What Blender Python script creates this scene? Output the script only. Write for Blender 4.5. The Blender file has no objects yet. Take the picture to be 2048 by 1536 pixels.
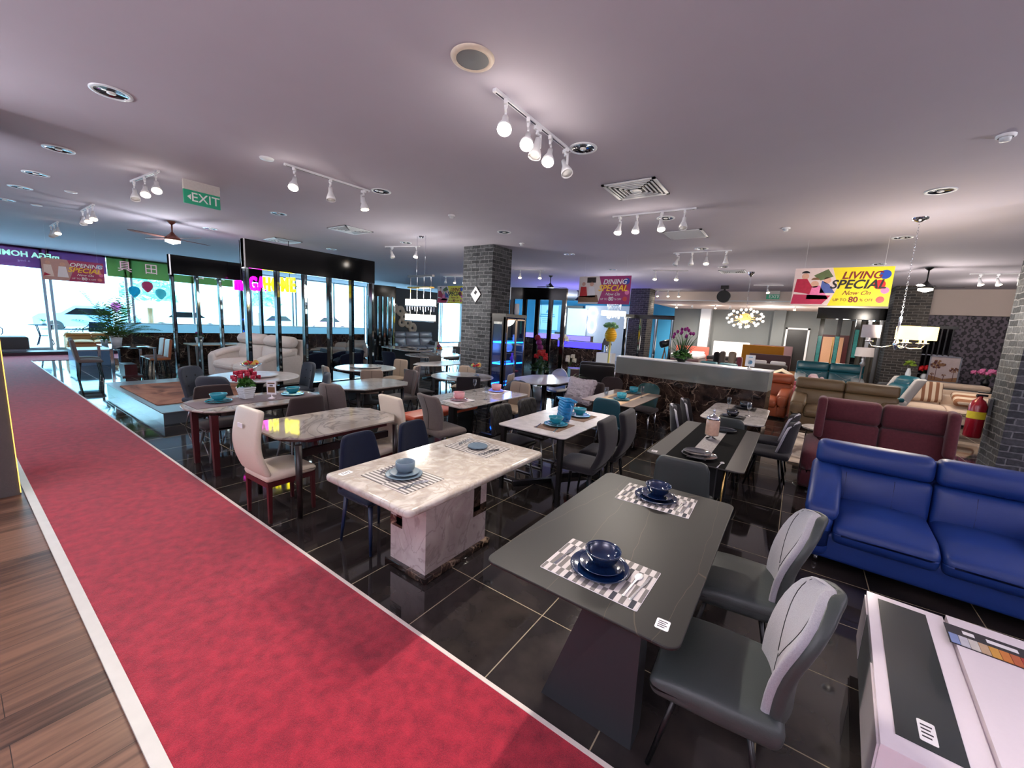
import bpy, bmesh, math, random
from math import sin, cos, pi, radians, sqrt
from mathutils import Vector, Matrix
random.seed(7)
S = bpy.context.scene
COL = S.collection

# ---------------------------------------------------------------- camera, world, exposure
cam_data = bpy.data.cameras.new('camera'); cam = bpy.data.objects.new('camera', cam_data); COL.objects.link(cam)
FPX, PITCH, ROLL, YAW = 805.67, radians(8.7338), radians(3.0164), radians(-34.952)
F = Vector((sin(YAW)*cos(PITCH), cos(YAW)*cos(PITCH), -sin(PITCH)))
R0 = Vector((cos(YAW), -sin(YAW), 0)); U0 = R0.cross(F)
RR = cos(ROLL)*R0 + sin(ROLL)*U0; UU = -sin(ROLL)*R0 + cos(ROLL)*U0
m = Matrix((RR, UU, -F)).transposed().to_4x4(); m.translation = (1.7225, -2.0867, 1.8663)
cam.matrix_world = m
cam_data.sensor_width = 36; cam_data.lens = FPX/2048*36; cam_data.clip_end = 300; cam_data.clip_start = 0.05
S.camera = cam
S.view_settings.view_transform = 'Standard'; S.view_settings.look = 'None'; S.view_settings.gamma = 1
S.view_settings.use_curve_mapping = False
S.view_settings.exposure = 0.85
SPOT_W, SPILL_W, CH_W = 42, 1.3, 44
W = bpy.data.worlds.new('sky'); S.world = W; W.use_nodes = True
bg = W.node_tree.nodes['Background']; bg.inputs[0].default_value = (0.55, 0.86, 1.0, 1); bg.inputs[1].default_value = 7.0

# ---------------------------------------------------------------- object helpers
def link(o): COL.objects.link(o); return o
def tag(o, label=None, cat=None, group=None, kind=None):
    if label: o['label'] = label
    if cat: o['category'] = cat
    if group: o['group'] = group
    if kind: o['kind'] = kind
    return o
def thing(name, label, cat, loc=(0,0,0), rz=0, group=None):
    o = link(bpy.data.objects.new(name, None)); o.location = loc; o.rotation_euler = (0,0,radians(rz)); o.empty_display_size = .1
    return tag(o, label, cat, group)
def kids(o): return list(o.children)
def dup(o, loc=None, rz=None, label=None, group=None, parent=None):
    c = o.copy(); COL.objects.link(c)
    if parent: c.parent = parent
    if loc is not None: c.location = loc
    if rz is not None: c.rotation_euler = (0,0,radians(rz))
    if label: c['label'] = label
    if group: c['group'] = group
    for ch in kids(o): dup(ch, parent=c)
    return c
class MB:
    """collects shapes into one mesh"""
    def __init__(s): s.bm = bmesh.new(); s.mats = []; s.mi = 0
    def mat(s, m):
        if m not in s.mats: s.mats.append(m)
        s.mi = s.mats.index(m); return s
    def _f(s, vs, smooth=True):
        try: f = s.bm.faces.new(vs)
        except ValueError: return None
        f.material_index = s.mi; f.smooth = smooth; return f
    def box(s, x0, x1, y0, y1, z0, z1, T=None):
        c = [(x,y,z) for z in (z0,z1) for y in (y0,y1) for x in (x0,x1)]
        v = [s.bm.verts.new(T @ Vector(p) if T else p) for p in c]
        for q in ((0,2,3,1),(4,5,7,6),(0,1,5,4),(2,6,7,3),(0,4,6,2),(1,3,7,5)): s._f([v[i] for i in q], False)
        return s
    def cbox(s, cx, cy, cz, sx, sy, sz, T=None): return s.box(cx-sx/2,cx+sx/2,cy-sy/2,cy+sy/2,cz-sz/2,cz+sz/2,T)
    def prism(s, pts, z0, z1, bev=0, T=None, smooth=False):
        """vertical extrusion of an outline; bev rounds the rims"""
        n = len(pts); cx = sum(p[0] for p in pts)/n; cy = sum(p[1] for p in pts)/n
        lv = [(z0,0),(z1,0)]
        if bev: lv = [(z0,bev),(z0+bev*.3,bev*.3),(z0+bev,0),(z1-bev,0),(z1-bev*.3,bev*.3),(z1,bev)]
        rings = []
        for z, d in lv:
            ring = []
            for i, p in enumerate(pts):
                if d:
                    a = Vector(pts[i-1][:2]); b = Vector(p[:2]); c = Vector(pts[(i+1)%n][:2])
                    e1 = (b-a).normalized() if (b-a).length else Vector((0,0)); e2 = (c-b).normalized() if (c-b).length else Vector((0,0))
                    t = (e1+e2); t = t.normalized() if t.length > 1e-6 else e1
                    nn = Vector((-t.y, t.x))
                    q = b + nn*d
                else: q = Vector(p[:2])
                co = Vector((q.x, q.y, z)); ring.append(s.bm.verts.new(T @ co if T else co))
            rings.append(ring)
        for a, b in zip(rings, rings[1:]):
            for i in range(n): s._f([a[i], a[(i+1)%n], b[(i+1)%n], b[i]], smooth or bool(bev))
        s._f(list(reversed(rings[0])), False); s._f(rings[-1], False)
        return s
    def tube(s, pts, r, n=10, cap=True, T=None, r1=None, flat=False):
        pts = [Vector(p) for p in pts]; N = len(pts); rings = []
        up = Vector((0,0,1)); prev = None
        for i, p in enumerate(pts):
            d = (pts[min(i+1,N-1)] - pts[max(i-1,0)]).normalized()
            if prev is None:
                a = d.cross(up) if abs(d.z) < .95 else Vector((1,0,0)) - d*d.x
                a.normalize()
            else:
                a = prev - d*prev.dot(d); a.normalize()
            prev = a; b = d.cross(a)
            rad = r[i] if isinstance(r, (list,tuple)) else (r if r1 is None else r + (r1-r)*i/(N-1))
            ring = []
            for k in range(n):
                t = 2*pi*(k+.5)/n; q = p + (a*cos(t) + b*sin(t))*rad*(1.19 if n == 4 else 1)
                ring.append(s.bm.verts.new(T @ q if T else q))
            rings.append(ring)
        for a, b in zip(rings, rings[1:]):
            for k in range(n): s._f([a[k], a[(k+1)%n], b[(k+1)%n], b[k]], n > 4)
        if cap: s._f(list(reversed(rings[0])), False); s._f(rings[-1], False)
        return s
    def lathe(s, prof, c=(0,0,0), n=24, T=None, capb=False, capt=False, sx=1, sy=1):
        rings = []
        for r, z in prof:
            ring = []
            for k in range(n):
                t = 2*pi*k/n; q = Vector((c[0]+r*cos(t)*sx, c[1]+r*sin(t)*sy, c[2]+z)); ring.append(s.bm.verts.new(T @ q if T else q))
            rings.append(ring)
        for a, b in zip(rings, rings[1:]):
            for k in range(n): s._f([a[k], a[(k+1)%n], b[(k+1)%n], b[k]])
        if capb: s._f(list(reversed(rings[0])), False)
        if capt: s._f(rings[-1], False)
        return s
    def ball(s, c, r, n=12, sx=1, sy=1, sz=1, T=None):
        prof = [(max(r*sin(pi*i/(n//2+2)), 1e-5), -r*cos(pi*i/(n//2+2))*sz) for i in range(n//2+3)]
        return s.lathe(prof, c, n, T, sx=sx, sy=sy)
    def cush(s, c, d, r=.03, seg=5, fn=None, T=None, rs=3):
        """rounded box centre c, size d; fn deforms in local coordinates"""
        h = [d[0]/2, d[1]/2, d[2]/2]; r = min(r, min(h)*.999)
        def axis(H):
            a = [-H + r*(1-cos(pi/2*i/rs)) for i in range(rs+1)]
            m_ = [-(H-r) + 2*(H-r)*i/seg for i in range(1, seg)]
            return a + m_ + [-x for x in reversed(a)]
        A = [axis(x) for x in h]; idx = {}
        def V(i, j, k):
            key = (i,j,k)
            if key not in idx:
                p = [A[0][i], A[1][j], A[2][k]]
                q = [max(-(h[t]-r), min(h[t]-r, p[t])) for t in range(3)]
                dv = Vector([p[t]-q[t] for t in range(3)])
                if dv.length > 1e-9: dv = dv.normalized()*r
                p = Vector(q)+dv
                if fn: p = Vector(fn(p.x, p.y, p.z))
                p = p + Vector(c)
                idx[key] = s.bm.verts.new(T @ p if T else p)
            return idx[key]
        n = [len(a)-1 for a in A]
        for a, b, cc in ((0,1,2),(1,2,0),(2,0,1)):
            for side in (0, n[cc]):
                for i in range(n[a]):
                    for j in range(n[b]):
                        q = []
                        for (u, v) in ((i,j),(i+1,j),(i+1,j+1),(i,j+1)):
                            k = [0,0,0]; k[a] = u; k[b] = v; k[cc] = side; q.append(V(*k))
                        if side == 0: q.reverse()
                        s._f(q)
        return s
    def quad(s, a, b, c, d, smooth=False):
        s._f([s.bm.verts.new(p) for p in (a,b,c,d)], smooth); return s
    def poly(s, pts):
        s._f([s.bm.verts.new(p) for p in pts], False); return s
    def out(s, name, m, parent=None, loc=None):
        if not s.mats: s.mats = [m]
        elif m and m not in s.mats: s.mats[0:0] = []
        bmesh.ops.recalc_face_normals(s.bm, faces=s.bm.faces)
        me = bpy.data.meshes.new(name); s.bm.to_mesh(me); s.bm.free()
        for x in s.mats: me.materials.append(x)
        o = link(bpy.data.objects.new(name, me))
        if parent: o.parent = parent
        if loc: o.location = loc
        return o
def TR(x=0, y=0, z=0, rz=0, rx=0, ry=0):
    return Matrix.Translation((x,y,z)) @ Matrix.Rotation(radians(rz),4,'Z') @ Matrix.Rotation(radians(rx),4,'X') @ Matrix.Rotation(radians(ry),4,'Y')
def rrect(w, l, r, n=5, cx=0, cy=0):
    pts = []
    for (sx, sy, a0) in ((1,1,0),(-1,1,90),(-1,-1,180),(1,-1,270)):
        for i in range(n+1):
            a = radians(a0+90*i/n); pts.append((cx+sx*(w/2-r)+r*cos(a), cy+sy*(l/2-r)+r*sin(a)))
    return pts
def circ(r, n=32, cx=0, cy=0, sx=1, sy=1): return [(cx+r*sx*cos(2*pi*i/n), cy+r*sy*sin(2*pi*i/n)) for i in range(n)]
def text(name, s, size, m, parent, T, bold=0.0, shear=0.0, ext=.002, align='CENTER', space=1.0):
    cu = bpy.data.curves.new(name, 'FONT'); cu.body = s; cu.size = size; cu.align_x = align; cu.align_y = 'CENTER'
    cu.offset = bold; cu.shear = shear; cu.extrude = ext; cu.space_character = space; cu.resolution_u = 3
    o = bpy.data.objects.new('tmp', cu); COL.objects.link(o)
    dg = bpy.context.evaluated_depsgraph_get(); me = bpy.data.meshes.new_from_object(o.evaluated_get(dg))
    bpy.data.objects.remove(o); bpy.data.curves.remove(cu)
    me.name = name; me.transform(T); me.materials.clear(); me.materials.append(m)
    o = link(bpy.data.objects.new(name, me)); o.parent = parent; return o

# ---------------------------------------------------------------- materials
def lin(c):
    def f(v): v /= 255; return v/12.92 if v <= .04045 else ((v+.055)/1.055)**2.4
    return (f(c[0]), f(c[1]), f(c[2]), 1)
def new_mat(name):
    m = bpy.data.materials.new(name); m.use_nodes = True; nt = m.node_tree
    return m, nt, nt.nodes['Principled BSDF']
def N(nt, t, **k):
    n = nt.nodes.new(t)
    for a, b in k.items():
        if a.startswith('i_'): n.inputs[a[2:].replace('_',' ')].default_value = b
        else: setattr(n, a, b)
    return n
def mix(nt, fac, a, b):
    n = nt.nodes.new('ShaderNodeMix'); n.data_type = 'RGBA'
    for sock, v in ((n.inputs[0], fac), (n.inputs[6], a), (n.inputs[7], b)):
        if hasattr(v, 'default_value') or hasattr(v, 'is_output'): nt.links.new(v, sock)
        else: sock.default_value = v
    return n.outputs[2]
def ramp(nt, src, stops):
    r = nt.nodes.new('ShaderNodeValToRGB'); e = r.color_ramp.elements
    while len(e) < len(stops): e.new(.5)
    for x, (p, c) in zip(e, stops): x.position = p; x.color = c
    nt.links.new(src, r.inputs[0]); return r.outputs[0]
def coords(nt, scale=(1,1,1), rot=(0,0,0)):
    tc = nt.nodes.new('ShaderNodeTexCoord'); mp = nt.nodes.new('ShaderNodeMapping')
    mp.inputs['Scale'].default_value = scale; mp.inputs['Rotation'].default_value = rot
    nt.links.new(tc.outputs['Object'], mp.inputs[0]); return mp.outputs[0]
def bump(nt, b, h, strength=.3, dist=.01):
    n = nt.nodes.new('ShaderNodeBump'); n.inputs['Strength'].default_value = strength; n.inputs['Distance'].default_value = dist
    nt.links.new(h, n.inputs['Height']); nt.links.new(n.outputs[0], b.inputs['Normal'])
def M(name, rgb, rough=.5, metal=0, var=.12, scale=40, emit=0, ecol=None, bmp=0, coat=0, spec=None, trans=0, alpha=1):
    m, nt, b = new_mat(name); c = lin(rgb)
    b.inputs['Roughness'].default_value = rough; b.inputs['Metallic'].default_value = metal
    nz = N(nt, 'ShaderNodeTexNoise'); nz.inputs['Scale'].default_value = scale; nz.inputs['Detail'].default_value = 3
    nt.links.new(coords(nt), nz.inputs['Vector'])
    lo = tuple(max(0, x*(1-var)) for x in c[:3])+(1,); hi = tuple(min(1, x*(1+var)) for x in c[:3])+(1,)
    nt.links.new(mix(nt, nz.outputs[0], lo, hi), b.inputs['Base Color'])
    if emit:
        b.inputs['Emission Color'].default_value = lin(ecol or rgb); b.inputs['Emission Strength'].default_value = emit
    if bmp: bump(nt, b, nz.outputs[0], bmp, .004)
    if coat: b.inputs['Coat Weight'].default_value = coat; b.inputs['Coat Roughness'].default_value = .05
    if spec is not None: b.inputs['Specular IOR Level'].default_value = spec
    if trans: b.inputs['Transmission Weight'].default_value = trans
    if alpha < 1: b.inputs['Alpha'].default_value = alpha
    return m
def glassy(name, rgb, fac=.2, rough=.02):
    """thin pane: mostly clear with a gloss and a tint"""
    m, nt, b = new_mat(name); o = nt.nodes['Material Output']
    t = N(nt, 'ShaderNodeBsdfTransparent'); t.inputs[0].default_value = lin(rgb)
    g = N(nt, 'ShaderNodeBsdfGlossy'); g.inputs['Roughness'].default_value = rough
    fr = N(nt, 'ShaderNodeLayerWeight'); fr.inputs[0].default_value = fac
    mx = N(nt, 'ShaderNodeMixShader'); nt.links.new(fr.outputs[1], mx.inputs[0]); nt.links.new(t.outputs[0], mx.inputs[1]); nt.links.new(g.outputs[0], mx.inputs[2])
    nt.links.new(mx.outputs[0], o.inputs[0]); return m
def fabric(name, rgb, var=.2, scale=180, rough=.9, sheen=.2, bmp=.2):
    m = M(name, rgb, rough, var=var, scale=scale, bmp=bmp, spec=.2); m.node_tree.nodes['Principled BSDF'].inputs['Sheen Weight'].default_value = sheen; return m
def leather(name, rgb, rough=.38, var=.08): return M(name, rgb, rough, var=var, scale=160, bmp=.12)
def marble(name, base, vein, scale=2.2, rough=.12, dark=None, w=.03, sharp=True):
    m, nt, b = new_mat(name); co = coords(nt)
    n1 = N(nt, 'ShaderNodeTexNoise'); n1.inputs['Scale'].default_value = scale; n1.inputs['Detail'].default_value = 8; n1.inputs['Distortion'].default_value = 1.4
    nt.links.new(co, n1.inputs['Vector'])
    base2 = dark or tuple(int(v*.86) for v in base)
    c1 = ramp(nt, n1.outputs[0], [(.3, lin(base2)), (.62, lin(base))])
    n2 = N(nt, 'ShaderNodeTexNoise'); n2.inputs['Scale'].default_value = scale*.8; n2.inputs['Detail'].default_value = 6; n2.inputs['Distortion'].default_value = 2.2
    nt.links.new(co, n2.inputs['Vector'])
    ma = N(nt, 'ShaderNodeMath', operation='SUBTRACT'); nt.links.new(n2.outputs[0], ma.inputs[0]); ma.inputs[1].default_value = .5
    mb = N(nt, 'ShaderNodeMath', operation='ABSOLUTE'); nt.links.new(ma.outputs[0], mb.inputs[0])
    v = ramp(nt, mb.outputs[0], [(0, (1,1,1,1)), (w, (0,0,0,1))])
    nt.links.new(mix(nt, v, c1, lin(vein)), b.inputs['Base Color'])
    b.inputs['Roughness'].default_value = rough; return m

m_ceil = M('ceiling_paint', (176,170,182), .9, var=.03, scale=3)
m_white = M('white_paint', (225,225,228), .6, var=.03)
m_whitegloss = M('white_gloss', (236,226,232), .18, var=.02, coat=.4)
m_black = M('black_metal', (14,14,16), .35, var=.2)
m_blackgloss = M('black_gloss_lacquer', (8,8,10), .12, var=.3, spec=.35)
m_matte = M('black_matte', (22,23,26), .6, var=.15)
m_chrome = M('chrome', (220,222,228), .12, metal=1, var=.04)
m_steel = M('brushed_steel', (150,152,156), .3, metal=1, var=.1)
m_brass = M('brass', (196,160,96), .25, metal=1, var=.08)
m_mirror = M('mirror', (215,225,230), .02, metal=1, var=.01)
m_grey = M('grey_paint', (108,110,112), .6, var=.05, scale=6)
m_greytrim = M('light_grey_trim', (208,210,214), .4, var=.04)
m_bulb = M('lit_bulb', (255,240,210), .4, emit=12, ecol=(255,214,150))
m_bulbw = M('lit_lamp_white', (255,250,240), .4, emit=1.5, ecol=(255,246,230))
m_bulboff = M('unlit_bulb', (214,214,210), .25)
m_shade_on = M('lit_cream_shade', (255,226,150), .8, emit=1.6, ecol=(255,226,140))
m_shade_white = M('white_fabric_shade', (216,206,202), .85, var=.05)
m_darkwood = M('dark_red_wood', (70,22,26), .35, var=.3, scale=12)
m_espresso = M('espresso_wood', (34,22,22), .3, var=.3, scale=14)
m_walnut = M('walnut_wood', (120,84,52), .4, var=.25, scale=14)
m_green = M('leaf_green', (66,120,44), .5, var=.4, scale=8)
m_greend = M('dark_leaf_green', (34,74,40), .5, var=.4, scale=8)
m_olive = M('grey_green_leaf', (88,104,66), .6, var=.4, scale=8)
m_red = M('red_petal', (170,24,60), .6, var=.3, scale=20)
m_brightred = M('bright_red', (190,20,30), .4, var=.15)
m_purple = M('purple_petal', (136,30,118), .6, var=.3)
m_pink = M('pink_petal', (226,120,170), .6, var=.2)
m_ivory = M('ivory_petal', (236,230,208), .6, var=.1)
m_pot = M('white_ceramic_pot', (226,232,236), .3, var=.03)
m_soil = M('soil', (40,30,24), .95, var=.4, scale=60)
m_glass = glassy('clear_glass', (236,242,248), .3)
m_pane = glassy('window_glass', (232,246,252), .08)
m_smoke = glassy('tinted_glass', (120,150,160), .35)
m_outdark = M('dark_blue_outdoor_metal', (12,16,36), .7, var=.1, spec=.1)
m_paper = M('white_paper', (232,230,232), .7, var=.03)
m_ink = M('dark_print', (40,36,44), .7, var=.1)
# ---------------------------------------------------------------- setting materials
def tile_mat():
    m, nt, b = new_mat('black_polished_tile'); co = coords(nt)
    br = N(nt, 'ShaderNodeTexBrick', offset=0.0, squash=1.0); nt.links.new(co, br.inputs['Vector'])
    br.inputs['Scale'].default_value = 1; br.inputs['Brick Width'].default_value = .6; br.inputs['Row Height'].default_value = .6
    br.inputs['Mortar Size'].default_value = .0032; br.inputs['Mortar Smooth'].default_value = 0
    nz = N(nt, 'ShaderNodeTexNoise'); nz.inputs['Scale'].default_value = 3.5; nz.inputs['Detail'].default_value = 8; nt.links.new(co, nz.inputs['Vector'])
    c1 = ramp(nt, nz.outputs[0], [(.3, lin((30,28,29))), (.7, lin((58,52,49)))])
    nt.links.new(mix(nt, br.outputs['Fac'], c1, lin((150,138,112))), b.inputs['Base Color'])
    r = ramp(nt, nz.outputs[0], [(.3, (.025,.025,.025,1)), (.75, (.09,.09,.09,1))])
    nt.links.new(mix(nt, br.outputs['Fac'], r, (.6,.6,.6,1)), b.inputs['Roughness'])
    b.inputs['Specular IOR Level'].default_value = .55
    return m
def wood_mat(name, a, c, along='Y', pw=.19, pl=1.3, rough=.35):
    m, nt, b = new_mat(name)
    co = coords(nt, rot=(0,0,pi/2 if along == 'Y' else 0))
    br = N(nt, 'ShaderNodeTexBrick', offset=.4); nt.links.new(co, br.inputs['Vector'])
    br.inputs['Scale'].default_value = 1; br.inputs['Brick Width'].default_value = pl; br.inputs['Row Height'].default_value = pw
    br.inputs['Mortar Size'].default_value = .0015; br.inputs['Color1'].default_value = (.2,.2,.2,1); br.inputs['Color2'].default_value = (.8,.8,.8,1)
    mp = N(nt, 'ShaderNodeMapping'); mp.inputs['Scale'].default_value = (1.2, 16, 1); nt.links.new(co, mp.inputs[0])
    nz = N(nt, 'ShaderNodeTexNoise'); nz.inputs['Scale'].default_value = 1.6; nz.inputs['Detail'].default_value = 6; nz.inputs['Distortion'].default_value = .6; nt.links.new(mp.outputs[0], nz.inputs['Vector'])
    x = mix(nt, .38, nz.outputs[0], br.outputs['Color'])
    c1 = ramp(nt, x, [(.32, lin(a)), (.62, lin(c))])
    nt.links.new(mix(nt, br.outputs['Fac'], c1, lin((30,20,16))), b.inputs['Base Color']); b.inputs['Roughness'].default_value = rough
    return m
def brick_mat(name='grey_brick', c1=(40,43,48), c2=(88,90,94), mo=(120,121,124)):
    m, nt, b = new_mat(name); tc = N(nt, 'ShaderNodeTexCoord'); sp = N(nt, 'ShaderNodeSeparateXYZ'); nt.links.new(tc.outputs['Object'], sp.inputs[0])
    ad = N(nt, 'ShaderNodeMath', operation='ADD'); nt.links.new(sp.outputs[0], ad.inputs[0]); nt.links.new(sp.outputs[1], ad.inputs[1])
    cb = N(nt, 'ShaderNodeCombineXYZ'); nt.links.new(ad.outputs[0], cb.inputs[0]); nt.links.new(sp.outputs[2], cb.inputs[1])
    dn = N(nt, 'ShaderNodeTexNoise'); dn.inputs['Scale'].default_value = 9; nt.links.new(tc.outputs['Object'], dn.inputs['Vector'])
    va = N(nt, 'ShaderNodeVectorMath', operation='SCALE'); nt.links.new(dn.outputs[1], va.inputs[0]); va.inputs[3].default_value = .028
    vb = N(nt, 'ShaderNodeVectorMath', operation='ADD'); nt.links.new(cb.outputs[0], vb.inputs[0]); nt.links.new(va.outputs[0], vb.inputs[1])
    br = N(nt, 'ShaderNodeTexBrick'); nt.links.new(vb.outputs[0], br.inputs['Vector'])
    br.inputs['Scale'].default_value = 1; br.inputs['Brick Width'].default_value = .235; br.inputs['Row Height'].default_value = .079
    br.inputs['Mortar Size'].default_value = .009; br.inputs['Mortar Smooth'].default_value = .35
    br.inputs['Color1'].default_value = lin(c1); br.inputs['Color2'].default_value = lin(c2); br.inputs['Mortar'].default_value = lin(mo)
    nz = N(nt, 'ShaderNodeTexNoise'); nz.inputs['Scale'].default_value = 28; nz.inputs['Detail'].default_value = 5; nt.links.new(tc.outputs['Object'], nz.inputs['Vector'])
    k = ramp(nt, nz.outputs[0], [(.3, (.55,.55,.56,1)), (.7, (1.2,1.2,1.2,1))])
    mu = N(nt, 'ShaderNodeMix', data_type='RGBA', blend_type='MULTIPLY'); mu.inputs[0].default_value = 1
    nt.links.new(br.outputs['Color'], mu.inputs[6]); nt.links.new(k, mu.inputs[7]); nt.links.new(mu.outputs[2], b.inputs['Base Color'])
    inv = N(nt, 'ShaderNodeMath', operation='SUBTRACT'); inv.inputs[0].default_value = 1; nt.links.new(br.outputs['Fac'], inv.inputs[1])
    a2 = N(nt, 'ShaderNodeMath', operation='MULTIPLY_ADD'); nt.links.new(nz.outputs[0], a2.inputs[0]); a2.inputs[1].default_value = .35; nt.links.new(inv.outputs[0], a2.inputs[2])
    bump(nt, b, a2.outputs[0], 1.0, .02); b.inputs['Roughness'].default_value = .8
    return m
def carpet_mat(name, a, c, sc=260):
    m, nt, b = new_mat(name); co = coords(nt)
    n1 = N(nt, 'ShaderNodeTexNoise'); n1.inputs['Scale'].default_value = sc; n1.inputs['Detail'].default_value = 4; nt.links.new(co, n1.inputs['Vector'])
    n2 = N(nt, 'ShaderNodeTexNoise'); n2.inputs['Scale'].default_value = 14; n2.inputs['Detail'].default_value = 7; nt.links.new(co, n2.inputs['Vector'])
    x = mix(nt, .5, n1.outputs[0], n2.outputs[0])
    nt.links.new(ramp(nt, x, [(.34, lin(a)), (.62, lin(c))]), b.inputs['Base Color'])
    b.inputs['Roughness'].default_value = .95; b.inputs['Specular IOR Level'].default_value = .1; b.inputs['Sheen Weight'].default_value = .25
    bump(nt, b, x, .7, .01); return m
def damask_mat():
    m, nt, b = new_mat('damask_wallpaper'); tc = N(nt, 'ShaderNodeTexCoord'); sp = N(nt, 'ShaderNodeSeparateXYZ'); nt.links.new(tc.outputs['Object'], sp.inputs[0])
    def sn(a, k, sh=0):
        u = N(nt, 'ShaderNodeMath', operation='MULTIPLY_ADD'); nt.links.new(a, u.inputs[0]); u.inputs[1].default_value = k; u.inputs[2].default_value = sh
        s = N(nt, 'ShaderNodeMath', operation='SINE'); nt.links.new(u.outputs[0], s.inputs[0]); return s.outputs[0]
    su = N(nt, 'ShaderNodeMath', operation='MULTIPLY'); nt.links.new(sn(sp.outputs[0], 9.5), su.inputs[0]); nt.links.new(sn(sp.outputs[2], 7.6), su.inputs[1])
    s2 = N(nt, 'ShaderNodeMath', operation='MULTIPLY'); nt.links.new(sn(sp.outputs[0], 48), s2.inputs[0]); nt.links.new(sn(sp.outputs[2], 36), s2.inputs[1])
    ab = N(nt, 'ShaderNodeMath', operation='ABSOLUTE'); nt.links.new(su.outputs[0], ab.inputs[0])
    ma = N(nt, 'ShaderNodeMath', operation='MULTIPLY_ADD'); nt.links.new(s2.outputs[0], ma.inputs[0]); ma.inputs[1].default_value = .35; nt.links.new(ab.outputs[0], ma.inputs[2])
    nt.links.new(ramp(nt, ma.outputs[0], [(.15, lin((108,98,110))), (.3, lin((44,41,47))), (.6, lin((52,48,56))), (.8, lin((112,102,114)))]), b.inputs['Base Color'])
    b.inputs['Roughness'].default_value = .6; return m
m_tile = tile_mat(); m_brick = brick_mat(); m_brickd = brick_mat('grey_brown_brick', (72,66,62), (40,38,38), (114,110,106))
m_wood = wood_mat('dark_wood_planks', (58,38,30), (126,92,72)); m_wood2 = wood_mat('warm_wood_planks', (104,66,34), (168,116,66), along='X')
m_carpet = carpet_mat('red_carpet', (120,22,42), (180,41,61))
def emperador():
    m, nt, b = new_mat('dark_emperador_marble'); co = coords(nt)
    n0 = N(nt, 'ShaderNodeTexNoise'); n0.inputs['Scale'].default_value = 2.2; n0.inputs['Detail'].default_value = 5; nt.links.new(co, n0.inputs['Vector'])
    sc = N(nt, 'ShaderNodeVectorMath', operation='SCALE'); nt.links.new(n0.outputs[1], sc.inputs[0]); sc.inputs[3].default_value = .55
    ad = N(nt, 'ShaderNodeVectorMath', operation='ADD'); nt.links.new(co, ad.inputs[0]); nt.links.new(sc.outputs[0], ad.inputs[1])
    def crack(s, w):
        v = N(nt, 'ShaderNodeTexVoronoi', feature='DISTANCE_TO_EDGE'); v.inputs['Scale'].default_value = s; nt.links.new(ad.outputs[0], v.inputs['Vector'])
        return ramp(nt, v.outputs['Distance'], [(0, (1,1,1,1)), (w, (0,0,0,1))])
    n1 = N(nt, 'ShaderNodeTexNoise'); n1.inputs['Scale'].default_value = 5; n1.inputs['Detail'].default_value = 8; nt.links.new(co, n1.inputs['Vector'])
    base = ramp(nt, n1.outputs[0], [(.35, lin((26,19,18))), (.55, lin((58,44,38))), (.75, lin((92,72,60)))])
    n2 = N(nt, 'ShaderNodeTexNoise'); n2.inputs['Scale'].default_value = 3.1; nt.links.new(co, n2.inputs['Vector'])
    mk = ramp(nt, n2.outputs[0], [(.42, (.05,.05,.05,1)), (.6, (1,1,1,1))])
    def mul(a, c):
        q = N(nt, 'ShaderNodeMix', data_type='RGBA', blend_type='MULTIPLY'); q.inputs[0].default_value = 1; nt.links.new(a, q.inputs[6]); nt.links.new(c, q.inputs[7]); return q.outputs[2]
    c1 = mix(nt, mul(crack(2.6,.022), mk), base, lin((182,156,132)))
    nt.links.new(mix(nt, mul(crack(7.5,.03), mk), c1, lin((128,104,86))), b.inputs['Base Color']); b.inputs['Roughness'].default_value = .1; return m
m_marbled = emperador()
m_stone_grey = M('grey_stone_slab', (88,98,104), .25, var=.12, scale=3, coat=.2)
m_greywall = M('grey_wall_paint', (112,116,116), .8, var=.03, scale=3)
m_beige = M('beige_wall_paint', (208,192,184), .8, var=.03, scale=3)
m_glasspanel = M('backpainted_grey_glass', (122,124,116), .08, var=.03, coat=.8)
m_ledge = M('pale_blue_backlit_glass', (140,200,226), .2, var=.03, emit=.35, ecol=(120,200,240))
m_bluepanel = M('blue_lit_panel', (16,16,110), .3, emit=3.2, ecol=(46,40,255))
m_violet = M('violet_lit_top', (120,110,240), .3, emit=1.1, ecol=(120,110,255))
m_teal_wall = M('blue_wall_paint', (70,170,220), .7, var=.03, emit=0)
m_damask = damask_mat()

def struct(name, mb, m, parent=None, label=None):
    o = mb.out(name, m, parent); o['kind'] = 'structure'
    if label: o['label'] = label
    return o
H = 3.45
# floors
struct('floor', MB().box(-19,8,-.61,22,-.1,0), m_tile)
struct('floor_wood', MB().box(-19,8,-6,-1.76,-.1,0.0), m_wood)
struct('floor_carpet', MB().mat(m_carpet).box(-18.2,8,-1.705,-.62,-.1,.010).box(-18.2,-16.5,-.62,4,-.02,.011), m_carpet)
struct('trim_1', MB().box(-19,8,-1.76,-1.705,-.1,.014), M('white_floor_strip', (205,205,196), .5, var=.08, scale=12))
struct('trim_2', MB().box(-16.5,8,-.62,-.598,-.02,.013), M('pale_floor_edging', (214,204,196), .5, var=.1, scale=30))
struct('floor_step', MB().mat(m_grey).box(-19.6,-18.2,-1.76,8,0,.12).mat(M('dark_riser', (70,34,44), .5)).box(-18.2,-18.18,-1.6,8,0,.1), m_grey)
# ceiling, soffits
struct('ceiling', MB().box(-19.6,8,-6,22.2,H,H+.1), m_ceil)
struct('ceiling_soffit', MB().box(-4.2,8,15.6,22,3.1,H), m_beige)
struct('ceiling_soffit', MB().box(4.35,8,14.9,15.6,2.72,H), m_beige)
struct('trim_3', MB().box(-4.2,8,15.55,15.6,3.08,3.12), m_greytrim)
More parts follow.
